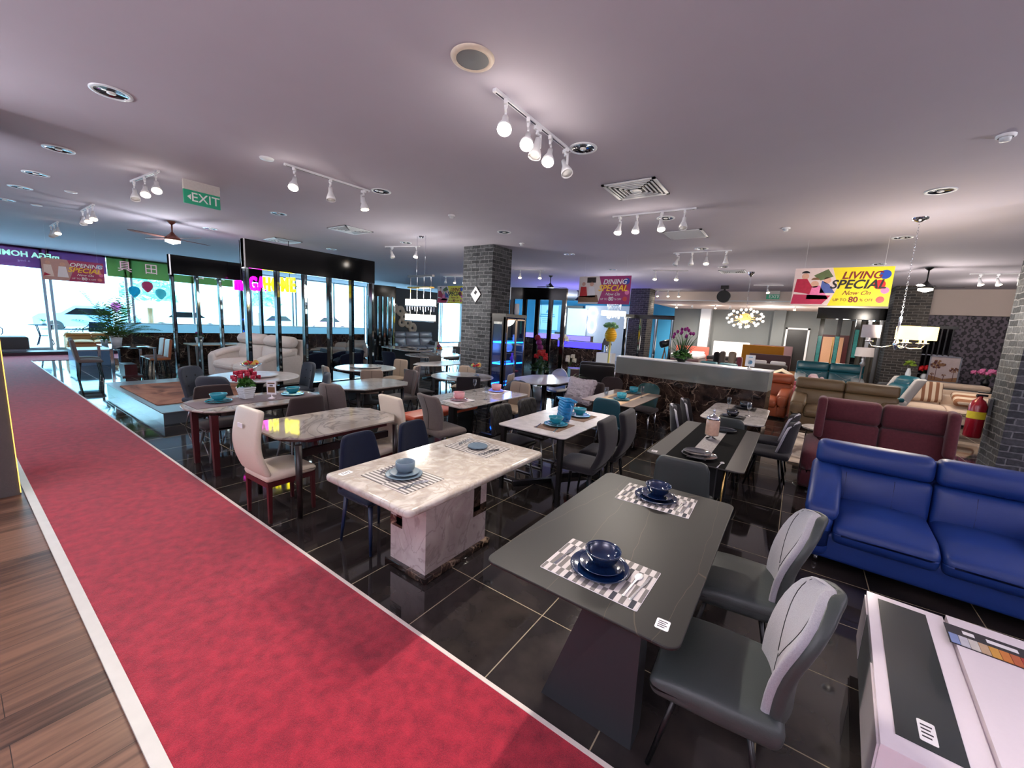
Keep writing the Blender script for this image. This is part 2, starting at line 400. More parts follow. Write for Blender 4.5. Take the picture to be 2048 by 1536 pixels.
# walls
struct('wall_back', MB().box(-4.2,4.2,22,22.2,0,H), m_greywall)
struct('wall_right', MB().box(8,8.2,-6,22,0,H), m_greywall)
struct('wall_front', MB().box(-19,8,-6.2,-6,0,H), m_white)
struct('wall_wallpaper', MB().box(4.35,8,15.0,15.15,0,2.75), m_damask)
struct('wall_bedroom_side', MB().box(4.35,4.5,15.15,22,0,H), m_greywall)
for i, x in enumerate((-2.75, .55)):
    struct('wall_pilaster', MB().box(x,x+.5,21.6,22,0,3.1), m_greytrim if i == 0 else m_greywall)
struct('floor_bedroom', MB().mat(m_wood2).box(-4.0,4.3,16.2,22,0,.2).box(1.1,2.2,15.7,16.2,0,.1), m_wood2)
# left part behind: poster room walls
struct('wall_poster', MB().box(-19,-4.2,22,22.2,0,H), m_teal_wall)
struct('wall_reception', MB().mat(M('white_lit_wall', (196,206,222), .7)).box(-8.7,-5.9,19.9,20.1,0,3.05), m_white)
struct('wall_reception', MB().mat(M('pale_blue_wall', (120,190,226), .7)).box(-12.2,-10.3,19.9,20.1,0,3.05), m_white)
# square brick columns and the grey column at the left edge
struct('column_brick', MB().box(-4.55,-3.73,4.77,5.45,0,H), m_brick, label='grey brick column behind the round tables')
struct('column_brick', MB().box(-4.05,-3.3,14.2,14.95,0,H), m_brickd, label='brick column beside the dining banner')
struct('column_brick', MB().box(3.78,4.55,13.75,14.5,0,H), m_brickd, label='brick column behind the teal sofas')
struct('column_brick', MB().box(3.76,4.58,4.85,5.42,0,H), m_brick, label='brick column at the right edge of the photo')
c_ = struct('column_grey', MB().box(-4.95,-4.13,-2.7,-1.78,0,H), M('grey_textured_panel', (92,86,84), .7, var=.1, scale=60, bmp=.3), label='grey panelled column at the left edge')
led = MB().box(-4.132,-4.122,-1.785,-1.779,.02,H-.02).out('light_strip', M('warm_light_strip', (255,214,110), .5, emit=1.0, ecol=(255,205,90)), c_)
# glass facade
m_frame = M('white_window_frame', (205,228,240), .4, var=.03)
k = 0
y = -5.9
widths = [1.95]*13
for i, w in enumerate(widths):
    if y > 21.5: break
    k += 1
    wdw = struct('window_%d' % k, MB().box(-19.06,-18.96,y,y+.07,.12,H).box(-19.06,-18.96,y+w-.07,y+w,.12,H).box(-19.05,-18.97,y,y+w,.12,.2).box(-19.05,-18.97,y,y+w,H-.06,H), m_frame)
    struct('pane', MB().box(-19.015,-19.005,y+.07,y+w-.07,.2,H-.06), m_pane, wdw)
    y += w+.08
struct('wall_left', MB().box(-19.1,-18.9,20.4,22,0,H), m_white)
# outside
struct('ground_outside', MB().box(-80,-19.6,-40,60,-.12,.1), M('pale_paving', (196,200,204), .9, var=.06, scale=2))
# marble partitions with glass tops
def partition(x0, y0, x1, y1, th, zm, zt, panel, label, cap=None):
    L_ = math.hypot(x1-x0, y1-y0); a = math.degrees(math.atan2(y1-y0, x1-x0))
    o = thing('marble_partition', label, 'partition', (x0,y0,0), a)
    MB().box(0,L_,0,th,0,zm).out('marble_base', m_marbled, o)
    MB().box(.004,L_-.004,-.006,.012,zm,zt).out('glass_panel', panel, o)
    MB().box(0,L_,.012,th,zm,zt-.01).out('core', m_greywall, o)
    MB().box(-.01,L_+.01,-.01,th+.01,zt-.01,zt+.008).out('top_edge', cap or m_greytrim, o)
    return o
partition(-1.25,5.82,1.4,5.56,.42,.96,1.29,m_glasspanel,'dark veined marble partition with a grey glass top holding the tulips')
partition(-14.3,.9,-14.3,9.0,.3,.98,1.25,m_ledge,'brown marble low wall with a pale blue top by the front windows')
partition(-6.6,13.05,-4.75,13.35,.4,.95,1.2,m_bluepanel,'marble counter with a glowing blue panel in the back')
partition(-9.4,14.3,-5.7,14.3,.3,1.2,1.42,m_violet,'long pale partition lit violet behind the blue counter')

# carpeted display platform and rugs
p = thing('display_platform', 'low grey stone clad platform carrying the cream recliner sofa', 'platform', (0,0,0))
MB().prism([(-9.75,-.2),(-6.15,-.2),(-6.15,4.4),(-9.75,4.4)],0,.184).out('base', m_stone_grey, p)
MB().prism([(-9.77,-.22),(-6.13,-.22),(-6.13,4.42),(-9.77,4.42)],.185,.2,.004).out('top_slab', M('grey_slab_top', (118,126,128), .3, var=.1, scale=4), p)
def rugmat(name, a, c, v):
    m, nt, b = new_mat(name); co = coords(nt)
    w = N(nt, 'ShaderNodeTexNoise'); w.inputs['Scale'].default_value = 1.6; w.inputs['Detail'].default_value = 9; w.inputs['Distortion'].default_value = 1.5; nt.links.new(co, w.inputs['Vector'])
    nt.links.new(ramp(nt, w.outputs[0], [(.36, lin(v)), (.47, lin(a)), (.6, lin(c))]), b.inputs['Base Color']); b.inputs['Roughness'].default_value = .95; return m
r_ = MB().prism(rrect(2.4,1.75,.05,cx=-7.95,cy=.75),.2,.212,.004).out('rug', rugmat('brown_rug', (128,82,60), (150,102,78), (88,52,38)))
tag(r_, 'mottled brown shaggy rug on the grey platform', 'rug')
r_ = MB().prism(rrect(1.6,2.4,.03,cx=2.55,cy=6.35),.0,.012,.004).out('rug', rugmat('cream_line_rug', (196,182,168), (214,202,190), (120,104,96)))
tag(r_, 'cream rug with curved grey lines behind the maroon sofa', 'rug')
# ---------------------------------------------------------------- chairs
f_lgrey = fabric('light_grey_felt', (158,156,162), var=.25, scale=220); l_dgreen = leather('dark_grey_green_leather', (58,64,63), .45)
l_cream = leather('cream_leather', (214,202,184), .42); f_navy = fabric('navy_velvet', (9,20,44), var=.3, scale=20, sheen=.1, rough=.75)
f_dgrey = fabric('charcoal_fabric', (36,34,38)); f_black = leather('black_quilted_leather', (22,20,23), .45); l_teal = leather('dark_teal_leather', (30,74,84), .45)
f_tealg = leather('green_channel_leather', (40,82,80), .4); f_taupe = fabric('taupe_suede', (112,102,98), var=.15, scale=60); f_tgrey = fabric('blue_grey_fabric', (68,76,86))
f_brown = fabric('dark_brown_fabric', (58,48,48)); l_beige = leather('beige_leather', (164,146,128), .45); l_cog = leather('cognac_leather', (176,108,68), .4)
f_white = leather('off_white_shell', (206,206,202), .4); f_warmg = fabric('warm_grey_fabric', (88,83,80)); l_rim = leather('pale_grey_piping', (170,168,176), .4)
STY = {
 'kitchen': dict(w=.50,d=.48,sh=.47,st=.11,b0=.36,b1=.46,z0=.42,bh=.94,bt=.045,tilt=.17,wrap=.05,rt=.22,ms=l_dgreen,mb=f_lgrey,mback=l_dgreen,legs='tube',ml=m_black,seam=1,scurve=.03),
 'plainback': dict(w=.44,d=.44,sh=.47,st=.07,b0=.46,b1=.40,z0=.42,bh=.86,bt=.045,tilt=.10,wrap=.02,rt=.07,ms=l_dgreen,mb=l_dgreen,legs='tube',ml=m_black),
 'parson': dict(w=.45,d=.46,sh=.46,st=.09,b0=.45,b1=.41,z0=.43,bh=1.02,bt=.06,tilt=.10,wrap=.01,rt=.04,ms=l_cream,mb=l_cream,legs='block',ml=m_darkwood,scurve=-.05),
 'navy': dict(w=.46,d=.42,sh=.47,st=.06,b0=.46,b1=.30,z0=.46,bh=.88,bt=.05,tilt=.12,wrap=.03,rt=.05,ms=f_navy,mb=f_navy,legs='taper',ml=M('navy_painted_wood',(16,30,62),.4)),
 'scroll': dict(w=.44,d=.44,sh=.48,st=.08,b0=.42,b1=.44,z0=.46,bh=.97,bt=.07,tilt=.13,wrap=.01,rt=.04,ms=f_dgrey,mb=f_dgrey,legs='taper',ml=m_black,scurve=-.05),
 'quilted': dict(w=.44,d=.44,sh=.47,st=.08,b0=.40,b1=.42,z0=.5,bh=.86,bt=.05,tilt=.10,wrap=.04,rt=.08,ms=f_black,mb=f_black,legs='sled',ml=m_steel,quilt=1),
 'wing': dict(w=.46,d=.46,sh=.47,st=.07,b0=.34,b1=.50,z0=.47,bh=.86,bt=.045,tilt=.14,wrap=.13,rt=.2,ms=f_dgrey,mb=f_dgrey,legs='tube',ml=m_black,rim=l_rim),
 'tealplain': dict(w=.44,d=.44,sh=.47,st=.06,b0=.44,b1=.38,z0=.45,bh=.86,bt=.04,tilt=.10,wrap=.03,rt=.08,ms=l_teal,mb=l_teal,legs='tube',ml=m_black),
 'channel': dict(w=.46,d=.46,sh=.46,st=.07,b0=.36,b1=.44,z0=.42,bh=.88,bt=.05,tilt=.12,wrap=.09,rt=.14,ms=f_brown,mb=f_tealg,legs='taper',ml=m_chrome,chan=1),
 'channelgrey': dict(w=.46,d=.46,sh=.46,st=.07,b0=.36,b1=.44,z0=.42,bh=.90,bt=.05,tilt=.12,wrap=.09,rt=.14,ms=f_brown,mb=f_brown,legs='taper',ml=m_chrome,chan=1),
 'suede': dict(w=.46,d=.46,sh=.48,st=.10,b0=.36,b1=.46,z0=.46,bh=.92,bt=.06,tilt=.14,wrap=.05,rt=.07,ms=f_taupe,mb=f_taupe,legs='pipe',ml=m_chrome,seam=2,scurve=.03),
 'beigeback': dict(w=.44,d=.44,sh=.46,st=.07,b0=.42,b1=.40,z0=.45,bh=.86,bt=.05,tilt=.1,wrap=.02,rt=.06,ms=l_beige,mb=l_beige,legs='tube',ml=m_black,seam=2),
 'shell': dict(w=.50,d=.46,sh=.46,st=.06,b0=.46,b1=.50,z0=.44,bh=.88,bt=.04,tilt=.08,wrap=.12,rt=.24,ms=f_white,mb=f_white,legs='tube',ml=m_black),
 'bigdark': dict(w=.56,d=.50,sh=.46,st=.10,b0=.54,b1=.52,z0=.40,bh=.86,bt=.07,tilt=.1,wrap=.14,rt=.26,ms=f_warmg,mb=f_tgrey,legs='tube',ml=m_black),
 'bluegrey': dict(w=.46,d=.46,sh=.46,st=.08,b0=.40,b1=.46,z0=.42,bh=.92,bt=.07,tilt=.14,wrap=.08,rt=.12,ms=f_tgrey,mb=f_tgrey,legs='tube',ml=m_chrome,button=1),
 'brownwing': dict(w=.48,d=.46,sh=.46,st=.08,b0=.54,b1=.38,z0=.48,bh=.88,bt=.05,tilt=.06,wrap=.06,rt=.03,ms=f_brown,mb=f_brown,legs='tube',ml=m_grey),
 'taupewing': dict(w=.46,d=.46,sh=.46,st=.06,b0=.40,b1=.46,z0=.40,bh=.90,bt=.05,tilt=.16,wrap=.10,rt=.12,ms=f_warmg,mb=f_taupe,legs='tube',ml=m_black,seam=2),
 'cognac': dict(w=.44,d=.44,sh=.47,st=.07,b0=.40,b1=.40,z0=.44,bh=.94,bt=.07,tilt=.12,wrap=.02,rt=.06,ms=l_cog,mb=l_cog,legs='taper',ml=m_black),
 'warmgrey': dict(w=.44,d=.44,sh=.47,st=.07,b0=.40,b1=.42,z0=.44,bh=.94,bt=.07,tilt=.14,wrap=.02,rt=.06,ms=f_taupe,mb=f_taupe,legs='taper',ml=m_black),
 'navytall': dict(w=.46,d=.44,sh=.47,st=.08,b0=.40,b1=.46,z0=.42,bh=.92,bt=.06,tilt=.12,wrap=.05,rt=.08,ms=f_navy,mb=f_navy,legs='tube',ml=m_black),
 'greyslab': dict(w=.44,d=.44,sh=.47,st=.07,b0=.44,b1=.42,z0=.44,bh=.88,bt=.05,tilt=.10,wrap=.02,rt=.03,ms=f_dgrey,mb=f_warmg,legs='tube',ml=m_black),
 'darkslab': dict(w=.44,d=.44,sh=.47,st=.07,b0=.44,b1=.42,z0=.44,bh=.88,bt=.05,tilt=.10,wrap=.02,rt=.03,ms=f_dgrey,mb=f_dgrey,legs='tube',ml=m_black),
}
def backfn(s):
    Wd = max(s['b0'], s['b1']); h = s['bh']-s['z0']
    def fn(x, y, z):
        v = (z+h/2)/h; w = s['b0']+(s['b1']-s['b0'])*v; R = s['rt']; k = 1
        if z > h/2-R and R > 0:
            q = min(1, (z-(h/2-R))/R); k = (w/2-R+R*sqrt(max(0,1-q*q)))/(w/2) if w/2 > R else sqrt(max(.0, 1-q*q*.96))
            k = max(k, .12)
        u = x/(Wd/2)
        yy = y + s['wrap']*u*u*(.6+.4*(1-v)) - s['tilt']*v*h + s.get('scurve',0)*sin(v*pi*1.2)
        if s.get('chan'): yy += .006*abs(sin(u*pi*3.5))
        if s.get('quilt'): yy += .008*(abs(sin((u*2.2+v*2.2)*pi/2*2))*abs(sin((u*2.2-v*2.2)*pi/2*2)))
        return (u*w/2*k, yy, z)
    return fn, Wd, h
def make_chair(sname, label, group=None, name='dining_chair'):
    s = STY[sname]; t = thing(name, label, 'chair', group=group)
    w, d, sh, st = s['w'], s['d'], s['sh'], s['st']
    def sf(x, y, z):
        k = 1-.06*max(0,-y/(d/2)); b = .012*(1-(2*x/w)**2)*(1-(2*y/d)**2) if z > 0 else 0
        return (x*k, y, z+b-(.02*(y/(d/2))**2 if y > 0 and z > 0 else 0))
    MB().cush((0,0,sh-st/2), (w,d,st), min(.045,st*.48), 5, sf).out('seat', s['ms'], t)
    fn, Wd, h = backfn(s); cy = -d/2+.02
    T_ = TR(0,cy,(s['z0']+s['bh'])/2)
    mb = MB().cush((0,0,0), (Wd,s['bt'],h), s['bt']*.48, 14 if (s.get('chan') or s.get('quilt')) else 9, fn, T_)
    b = mb.out('backrest', s['mb'], t)
    if s.get('mback'):
        MB().cush((0,0,0), (Wd+.008,s['bt'],h+.006), s['bt']*.48, 9, lambda x,y,z: (lambda p: (p[0]*1.01,p[1]-.030,p[2]))(fn(x,y,z*.985)), T_).out('back_shell', s['mback'], t)
    if s.get('seam'):
        sb = MB(); yy = s['bt']/2+.001
        if s['seam'] == 1:
            for sg in (1,-1):
                pts = [Vector(fn(sg*(.02+.16*sin(v*1.5)), yy, -h/2+h*(.35+.6*v))) + Vector((0,cy,(s['z0']+s['bh'])/2)) for v in [i/10 for i in range(11)]]
                sb.tube(pts, .0018, 5)
            pts = [Vector(fn(.0-.0*v, yy, -h/2+h*(.35-.25*v))) + Vector((0,cy,(s['z0']+s['bh'])/2)) for v in (0,.5,1)]
            sb.tube(pts, .0018, 5)
        else:
            for q in (yy, -yy):
                sb.tube([Vector(fn(0, q, -h/2+h*(.05+.9*v))) + Vector((0,cy,(s['z0']+s['bh'])/2)) for v in [i/8 for i in range(9)]], .003, 5)
        sb.out('seam', m_black, b)
    if s.get('quilt'):
        sb = MB(); yy = s['bt']/2+.002
        for k in range(-3,5):
            for sg in (1,-1):
                pts = []
                for i in range(13):
                    v = i/12; u = (k*.5 + sg*v*1.1)
                    if abs(u) <= .93: pts.append(Vector(fn(u*Wd/2, yy, -h/2+h*(.04+.92*v))) + Vector((0,cy,(s['z0']+s['bh'])/2)))
                if len(pts) > 1: sb.tube(pts, .0016, 5)
        sb.out('stitching', m_matte, b)
    if s.get('button'):
        sb = MB()
        for x in (-.09,.09):
            for v in (.4,.7): p = Vector(fn(x, s['bt']/2, -h/2+h*v)); sb.ball((p.x,p.y+cy,p.z+(s['z0']+s['bh'])/2), .012, 8)
        sb.out('button', m_matte, b)
    if s.get('rim'):
        pts = []
        for i in range(25):
            a = i/24; 
            if a < .33: u, v = -.97, .04+(a/.33)*.75
            elif a > .67: u, v = .97, .04+((1-a)/.33)*.75
            else:
                q = (a-.5)/.17; u = q*.97; v = .79+.2*sqrt(max(0,1-q*q))
            pts.append(Vector(fn(u*Wd/2, 0, -h/2+h*v)) + Vector((0,cy,(s['z0']+s['bh'])/2)))
        MB().tube(pts, s['bt']*.32, 7).out('rim', s['rim'], b)
    zb = sh-st+.004; L_ = s['legs']; ml = s['ml']
    X, Y = w/2-.05, d/2-.05
    for sx in (-1,1):
        for sy in (-1,1):
            if L_ == 'tube': MB().tube([(sx*(X-.05),sy*(Y-.06),zb),(sx*(X+.01),sy*(Y+.02),0)], .013, 8, r1=.010).out('leg', ml, t)
            elif L_ == 'taper': MB().tube([(sx*(X-.02),sy*(Y-.01),zb),(sx*(X+.01),sy*(Y+.03),0)], .020, 8, r1=.011).out('leg', ml, t)
            elif L_ == 'block':
                MB().tube([(sx*(X+.015),sy*(Y+.015),zb-.02),(sx*(X+.015),sy*(Y+.02),0)], .021, 4, r1=.015).out('leg', ml, t)
    if L_ == 'block':
        MB().box(-X-.03,X+.03,Y-.005,Y+.035,zb-.045,zb).box(-X-.03,X+.03,-Y-.035,-Y+.005,zb-.045,zb).box(-X-.03,-X+.0,-Y,Y,zb-.045,zb).box(X,X+.03,-Y,Y,zb-.045,zb).out('seat_rail', ml, t)
    if L_ in ('sled','pipe'):
        for sx in (-1,1):
            pts = [(sx*(X-.03),Y-.04,zb),(sx*X,Y+.02,.03),(sx*X,Y,.012),(sx*X,-Y+.0,.012),(sx*X,-Y-.03,.03),(sx*(X-.03),-Y+.06,zb)]
            MB().tube(pts, .011 if L_ == 'sled' else .013, 8).out('leg_frame', ml, t)
    return t
PROTO = {}
def chair(sname, x, y, rz, label, group, z=0):
    if sname not in PROTO:
        t = PROTO[sname] = make_chair(sname, label, group); t.location = (x,y,z); t.rotation_euler = (0,0,radians(rz)); return t
    return dup(PROTO[sname], (x,y,z), rz, label, group)
g1 = 'grey felt backed chairs at the black table'
chair('kitchen',1.62,-.26,93,'grey felt backed dining chair nearest the camera at the black table',g1)
chair('kitchen',1.60,.50,95,'grey felt backed dining chair second along the black table, toward the blue sofa',g1)
g2 = 'dark grey-green leather chairs between the grey tables'
chair('plainback',1.08,1.49,2,'dark grey-green leather chair seen from behind at the far end of the black table',g2)
chair('plainback',1.12,3.58,0,'dark grey-green leather chair behind the table with the candle jar',g2)
g3 = 'cream leather chairs at the grey marble table'
chair('parson',-2.07,-.36,2,'tall cream leather chair with dark red legs beside the red carpet',g3)
MB().box(-.04,.04,-.33,-.326,.86,.90).out('price_tag', m_paper, PROTO['parson'], (0,.005,0))
chair('parson',-2.03,.60,178,'cream leather chair at the far end of the glossy marble table',g3).scale = (1,1,.94)
g4 = 'navy velvet chairs behind the cream marble table'
chair('navy',-.98,-.12,-88,'navy velvet chair with navy legs nearer the carpet behind the cream marble table',g4)
chair('navy',-.98,.47,-86,'navy velvet chair farther back behind the cream marble table',g4)
g5 = 'charcoal high-back chairs at the white stone table'
chair('scroll',.02,1.69,93,'charcoal high-back chair nearer the camera at the white stone table',g5)
chair('scroll',.04,2.22,93,'charcoal high-back chair farther along the white stone table',g5)
g6 = 'black quilted chairs at the white stone table'
chair('quilted',-.96,1.83,-90,'black diamond-quilted chair on the left of the white stone table, nearer one',g6)
chair('quilted',-.96,2.42,-90,'black diamond-quilted chair on the left of the white stone table, farther one',g6)
g7 = 'dark wing chairs with pale piping at the small marble table'
chair('wing',.65,3.74,-84,'dark chair with pale piping left of the small marble table, nearer one',g7)
chair('wing',.65,4.36,-84,'dark chair with pale piping left of the small marble table, close to the partition',g7)
chair('wing',1.59,3.78,86,'dark chair with pale piping right of the small marble table, nearer one',g7)
chair('wing',1.59,4.40,86,'dark chair with pale piping right of the small marble table, by the orange chair',g7)
chair('tealplain',-.42,3.56,4,'smooth dark teal chair seen from behind at the runner-dressed table',None)
chair('channel',-.42,5.16,178,'green channel-stitched chair before the marble partition',None)
chair('channelgrey',-1.12,5.3,-165,'dark brown channel-stitched chair left of the runner-dressed table',None)
chair('suede',-1.93,1.62,-8,'taupe suede chair in front of the pink-set marble table',None)
chair('beigeback',-2.06,3.36,180,'low beige chair at the far end of the pink-set marble table',None)
chair('shell',-2.62,5.8,170,'off-white round shell chair behind the octagonal table',None)
chair('bigdark',-2.35,3.95,30,'big blue-grey rounded chair before the octagonal table',None)
chair('brownwing',-4.05,-.15,-90,'dark brown low chair at the near left of the tablewith teal bowls'.replace('tablewith','table with'),'dark brown low chairs at the oval table')
chair('brownwing',-3.12,.35,90,'dark brown low chair on the right of the table with teal bowls','dark brown low chairs at the oval table')
g8 = 'blue-grey chairs around the oval and round tables'
chair('bluegrey',-5.82,.26,-55,'blue-grey chair at the left of the fruit-bowl round table',g8)
chair('bluegrey',-4.95,.20,40,'blue-grey chair in front of the fruit-bowl round table',g8)
chair('bluegrey',-5.75,1.66,178,'blue-grey chair behind the fruit-bowl round table',g8)
chair('bluegrey',-4.45,1.2,150,'blue-grey chair seen side-on at the far end of the table with teal bowls',g8)
g9 = 'taupe chairs at the pale table in the middle'
chair('taupewing',-3.55,1.2,15,'taupe chair with a dark seam at the left end of the pale table',g9)
chair('taupewing',-4.0,2.62,170,'taupe chair at the far right end of the pale table',g9)
g10 = 'beige leather chairs around the far round table'
chair('beigeback',-5.5,2.32,-15,'beige chair at the left of the round table before the screen',g10)
chair('beigeback',-5.85,3.95,-170,'beige chair behind the round table before the screen',g10)
chair('beigeback',-4.85,2.62,55,'beige chair in front of the round table before the screen',g10)
chair('beigeback',-4.95,3.55,120,'beige chair at the right of the round table before the screen',g10)
g11 = 'chairs around the round table by the brick column'
chair('greyslab',-4.15,3.22,-10,'warm grey chair at the left of the round table by the brick column',g11)
chair('darkslab',-3.08,3.36,48,'charcoal slab-back chair in front of the round table by the brick column',g11)
chair('beigeback',-3.05,4.32,110,'beige chair between the round table and the lit cabinet',g11)
chair('beigeback',-4.1,4.4,-160,'beige chair behind the round table, against the brick column',g11)
g12 = 'dark navy chairs at the far tables'
chair('navytall',-7.25,5.05,10,'dark navy tall chair in front of the fruit-stand table',g12)
chair('navytall',-8.7,5.6,-20,'dark navy tall chair left in front of the far oval table',g12)
chair('greyslab',-5.85,5.45,-90,'warm grey chair left of the white table behind the column',None)
chair('greyslab',-8.5,8.6,170,'grey chair behind the far oval table',None)
g13 = 'warm grey padded chairs at the glass table'
chair('warmgrey',-12.0,-.08,-5,'warm grey padded chair at the left of the glass table, nearer one',g13)
chair('warmgrey',-12.6,-.02,-5,'warm grey padded chair at the left of the glass table, farther one',g13)
g14 = 'cognac leather chairs at the glass table'
chair('cognac',-11.95,1.18,180,'cognac leather chair at the right of the glass table, nearer one',g14)
chair('cognac',-12.5,1.2,180,'cognac leather chair at the right of the glass table, farther one',g14)

# ---------------------------------------------------------------- tables
mt_black = None
def blackstone():
    m, nt, b = new_mat('dark_grey_veined_stone'); co = coords(nt)
    nz = N(nt, 'ShaderNodeTexNoise'); nz.inputs['Scale'].default_value = 3; nt.links.new(co, nz.inputs['Vector'])
    sc = N(nt, 'ShaderNodeVectorMath', operation='SCALE'); nt.links.new(nz.outputs[1], sc.inputs[0]); sc.inputs[3].default_value = .12
    ad = N(nt, 'ShaderNodeVectorMath', operation='ADD'); nt.links.new(coords(nt, scale=(2.1,.45,1), rot=(0,0,.35)), ad.inputs[0]); nt.links.new(sc.outputs[0], ad.inputs[1])
    w = N(nt, 'ShaderNodeTexVoronoi', feature='DISTANCE_TO_EDGE'); w.inputs['Scale'].default_value = 1.5; nt.links.new(ad.outputs[0], w.inputs['Vector'])
    v = ramp(nt, w.outputs['Distance'], [(0, (.42,.42,.42,1)), (.0035, (0,0,0,1))])
    nt.links.new(mix(nt, v, lin((40,39,38)), lin((120,104,86))), b.inputs['Base Color']); b.inputs['Roughness'].default_value = .4; b.inputs['Specular IOR Level'].default_value = .3; return m
mt_black = blackstone()
mt_grey = M('grey_ceramic_top', (56,54,52), .4, var=.08, scale=12, spec=.3)
mt_cream = marble('cream_onyx_marble', (198,192,184), (172,162,150), 5.5, .12, dark=(158,148,138), w=.05)
mt_greym = marble('grey_glossy_marble', (176,168,160), (126,118,114), 1.6, .05, dark=(142,132,124), w=.03)
mt_white = marble('white_sintered_stone', (206,200,198), (190,182,178), 5, .28, w=.02)
mt_pale = marble('pale_grey_stone', (176,172,166), (150,146,142), 3, .15, w=.02)
mt_greyw = marble('white_grey_marble', (190,184,180), (140,132,128), 4, .14, w=.03)
mt_taupe = M('taupe_ceramic_top', (122,106,96), .35, var=.12, scale=8)
def boat(w, l, cut, cl, n=1, r=0):
    """table outline with cut ends: w wide (x), l long (y)"""
    return [(w/2,-l/2+cl),(w/2,l/2-cl),(w/2-cut,l/2),(-w/2+cut,l/2),(-w/2,l/2-cl),(-w/2,-l/2+cl),(-w/2+cut,-l/2),(w/2-cut,-l/2)]
def dround(w, l, k=.22):
    pts = []
    for i in range(13):
        a = -pi/2 + pi*i/12 - 0; pts.append((w/2*cos(a+pi/2)*-1, -(l/2-k)-k*sin(pi*i/12)))
    pts = [(w/2*cos(pi*i/14), (l/2-k)+k*sin(pi*i/14)) for i in range(15)] + [(-w/2*cos(pi*i/14), -(l/2-k)-k*sin(pi*i/14)) for i in range(15)]
    return pts
def ttable(label, x, y, rz, outline, h, th, mt, bev=.006, group=None):
    t = thing('dining_table', label, 'table', (x,y,0), rz, group)
    MB().prism(outline, h-th, h, bev).out('tabletop', mt, t); return t
# black stone table (front right)
t = ttable('large black stone dining table with thin gold veins nearest the camera',1.085,.055,0,rrect(.87,1.52,.05),.76,.014,mt_black,.004)
b = MB()
def slant(bm, y0, y1):
    v = [(.88-1.085,y0,0),(1.345-1.085,y0,0),(1.33-1.085,y0+.02,.746),(1.12-1.085,y0-.0,.746)]
    w = [(.88-1.085+.0,y1,0),(1.345-1.085,y1,0),(1.33-1.085,y1,.746),(1.12-1.085,y1,.746)]
    A = [bm.bm.verts.new(p) for p in v]; B = [bm.bm.verts.new(p) for p in w]
    bm._f(A, False); bm._f(list(reversed(B)), False)
    for i in range(4): bm._f([A[i],A[(i+1)%4],B[(i+1)%4],B[i]], False)
gp = M('graphite_panel', (40,43,47), .5, var=.06)
slant(b, -.53, -.40); b.out('pedestal', gp, t); b = MB(); slant(b, .36, .49); b.out('pedestal', gp, t)
MB().box(-.1,.2,-.40,.36,.60,.745).out('crossbeam', m_matte, t)
# cream marble table
t = ttable('thick cream marble dining table on a marble block base',-.37,.08,0,rrect(.86,1.48,.04),.78,.052,mt_cream,.018)
mt_pinkm = marble('pinkish_marble', (190,178,174), (160,146,142), 3.2, .15, dark=(168,150,148), w=.03)
b = MB().box(-.24,.14,-.33,.34,.05,.728).out('base_block', mt_pinkm, t)
ib = MB()
ib.box(.14,.144,-.33,.3,.66,.728).box(.14,.144,.18,.26,.34,.728).box(.14,.144,.18,.34,.3,.38)
ib.box(-.17,-.11,-.334,-.33,.34,.64).box(-.24,-.11,-.334,-.33,.32,.40).box(-.24,.14,-.334,-.33,.70,.728)
ib.out('dark_inlay', m_marbled, b)
MB().prism([(-.27,-.36),(.17,-.36),(.17,.37),(-.27,.37)],0,.05,.006).out('plinth', m_marbled, t)
MB().box(-.26,.26,-.5,.5,.70,.729).out('apron', m_espresso, t)
def legs4(t, X, Y, zt, r, m, n=8, splay=0, r1=None, Y2=None):
    for sx in (-1,1):
        for sy in (-1,1): MB().tube([(sx*X,sy*Y,zt),(sx*(X+splay),sy*(Y+splay),0)], r, n, r1=r1 or r*.7).out('leg', m, t)
# glossy marble table with cut ends
t = ttable('glossy grey marble table with cut ends reflecting the neon sign',-2.17,.19,0,boat(.86,1.3,.2,.16),.75,.02,mt_greym,.004)
MB().prism(boat(.78,1.16,.2,.16),.69,.731).out('apron', m_darkwood, t)
for sx in (-1,1): MB().box(sx*.33-.02,sx*.33+.02,-.47,.47,.55,.62).out('side_rail', m_espresso, t)
legs4(t,.395,.53,.69,.032,m_espresso,8)
# oval table with teal bowls
t = ttable('long stone table with rounded ends and a dark runner set with teal bowls',-3.68,.12,0,dround(.84,1.5,.3),.75,.02,mt_greym,.006)
MB().prism(dround(.66,1.2,.2),.67,.731).out('apron', m_espresso, t)
legs4(t,.30,.56,.69,.04,m_darkwood,4,r1=.03)
o = MB().box(-3.93,-3.5,-.55,.78,.751,.754).out('table_runner', fabric('dark_taupe_runner', (92,76,82)), None); tag(o,'dark taupe runner along the table with teal bowls','table runner')
# pink set marble table
t = ttable('long grey-white marble table set with pink bowls',-2.08,2.45,0,rrect(.86,1.55,.06),.75,.018,mt_greyw,.004)
for y in (-.5,.5): MB().box(-.3,.3,y-.03,y+.03,0,.04).box(-.05,.05,y-.035,y+.035,.04,.732).out('trestle', m_black, t)
MB().box(-.03,.03,-.47,.47,.6,.68).out('crossbeam', m_black, t)
# pale table in the middle
t = ttable('pale grey stone table with cut corners, bare',-3.93,1.93,0,boat(.9,1.2,.22,.2),.75,.02,mt_pale,.004)
MB().prism(boat(.78,1.04,.2,.16),.68,.731).out('apron', m_black, t); legs4(t,.3,.42,.68,.03,m_black)
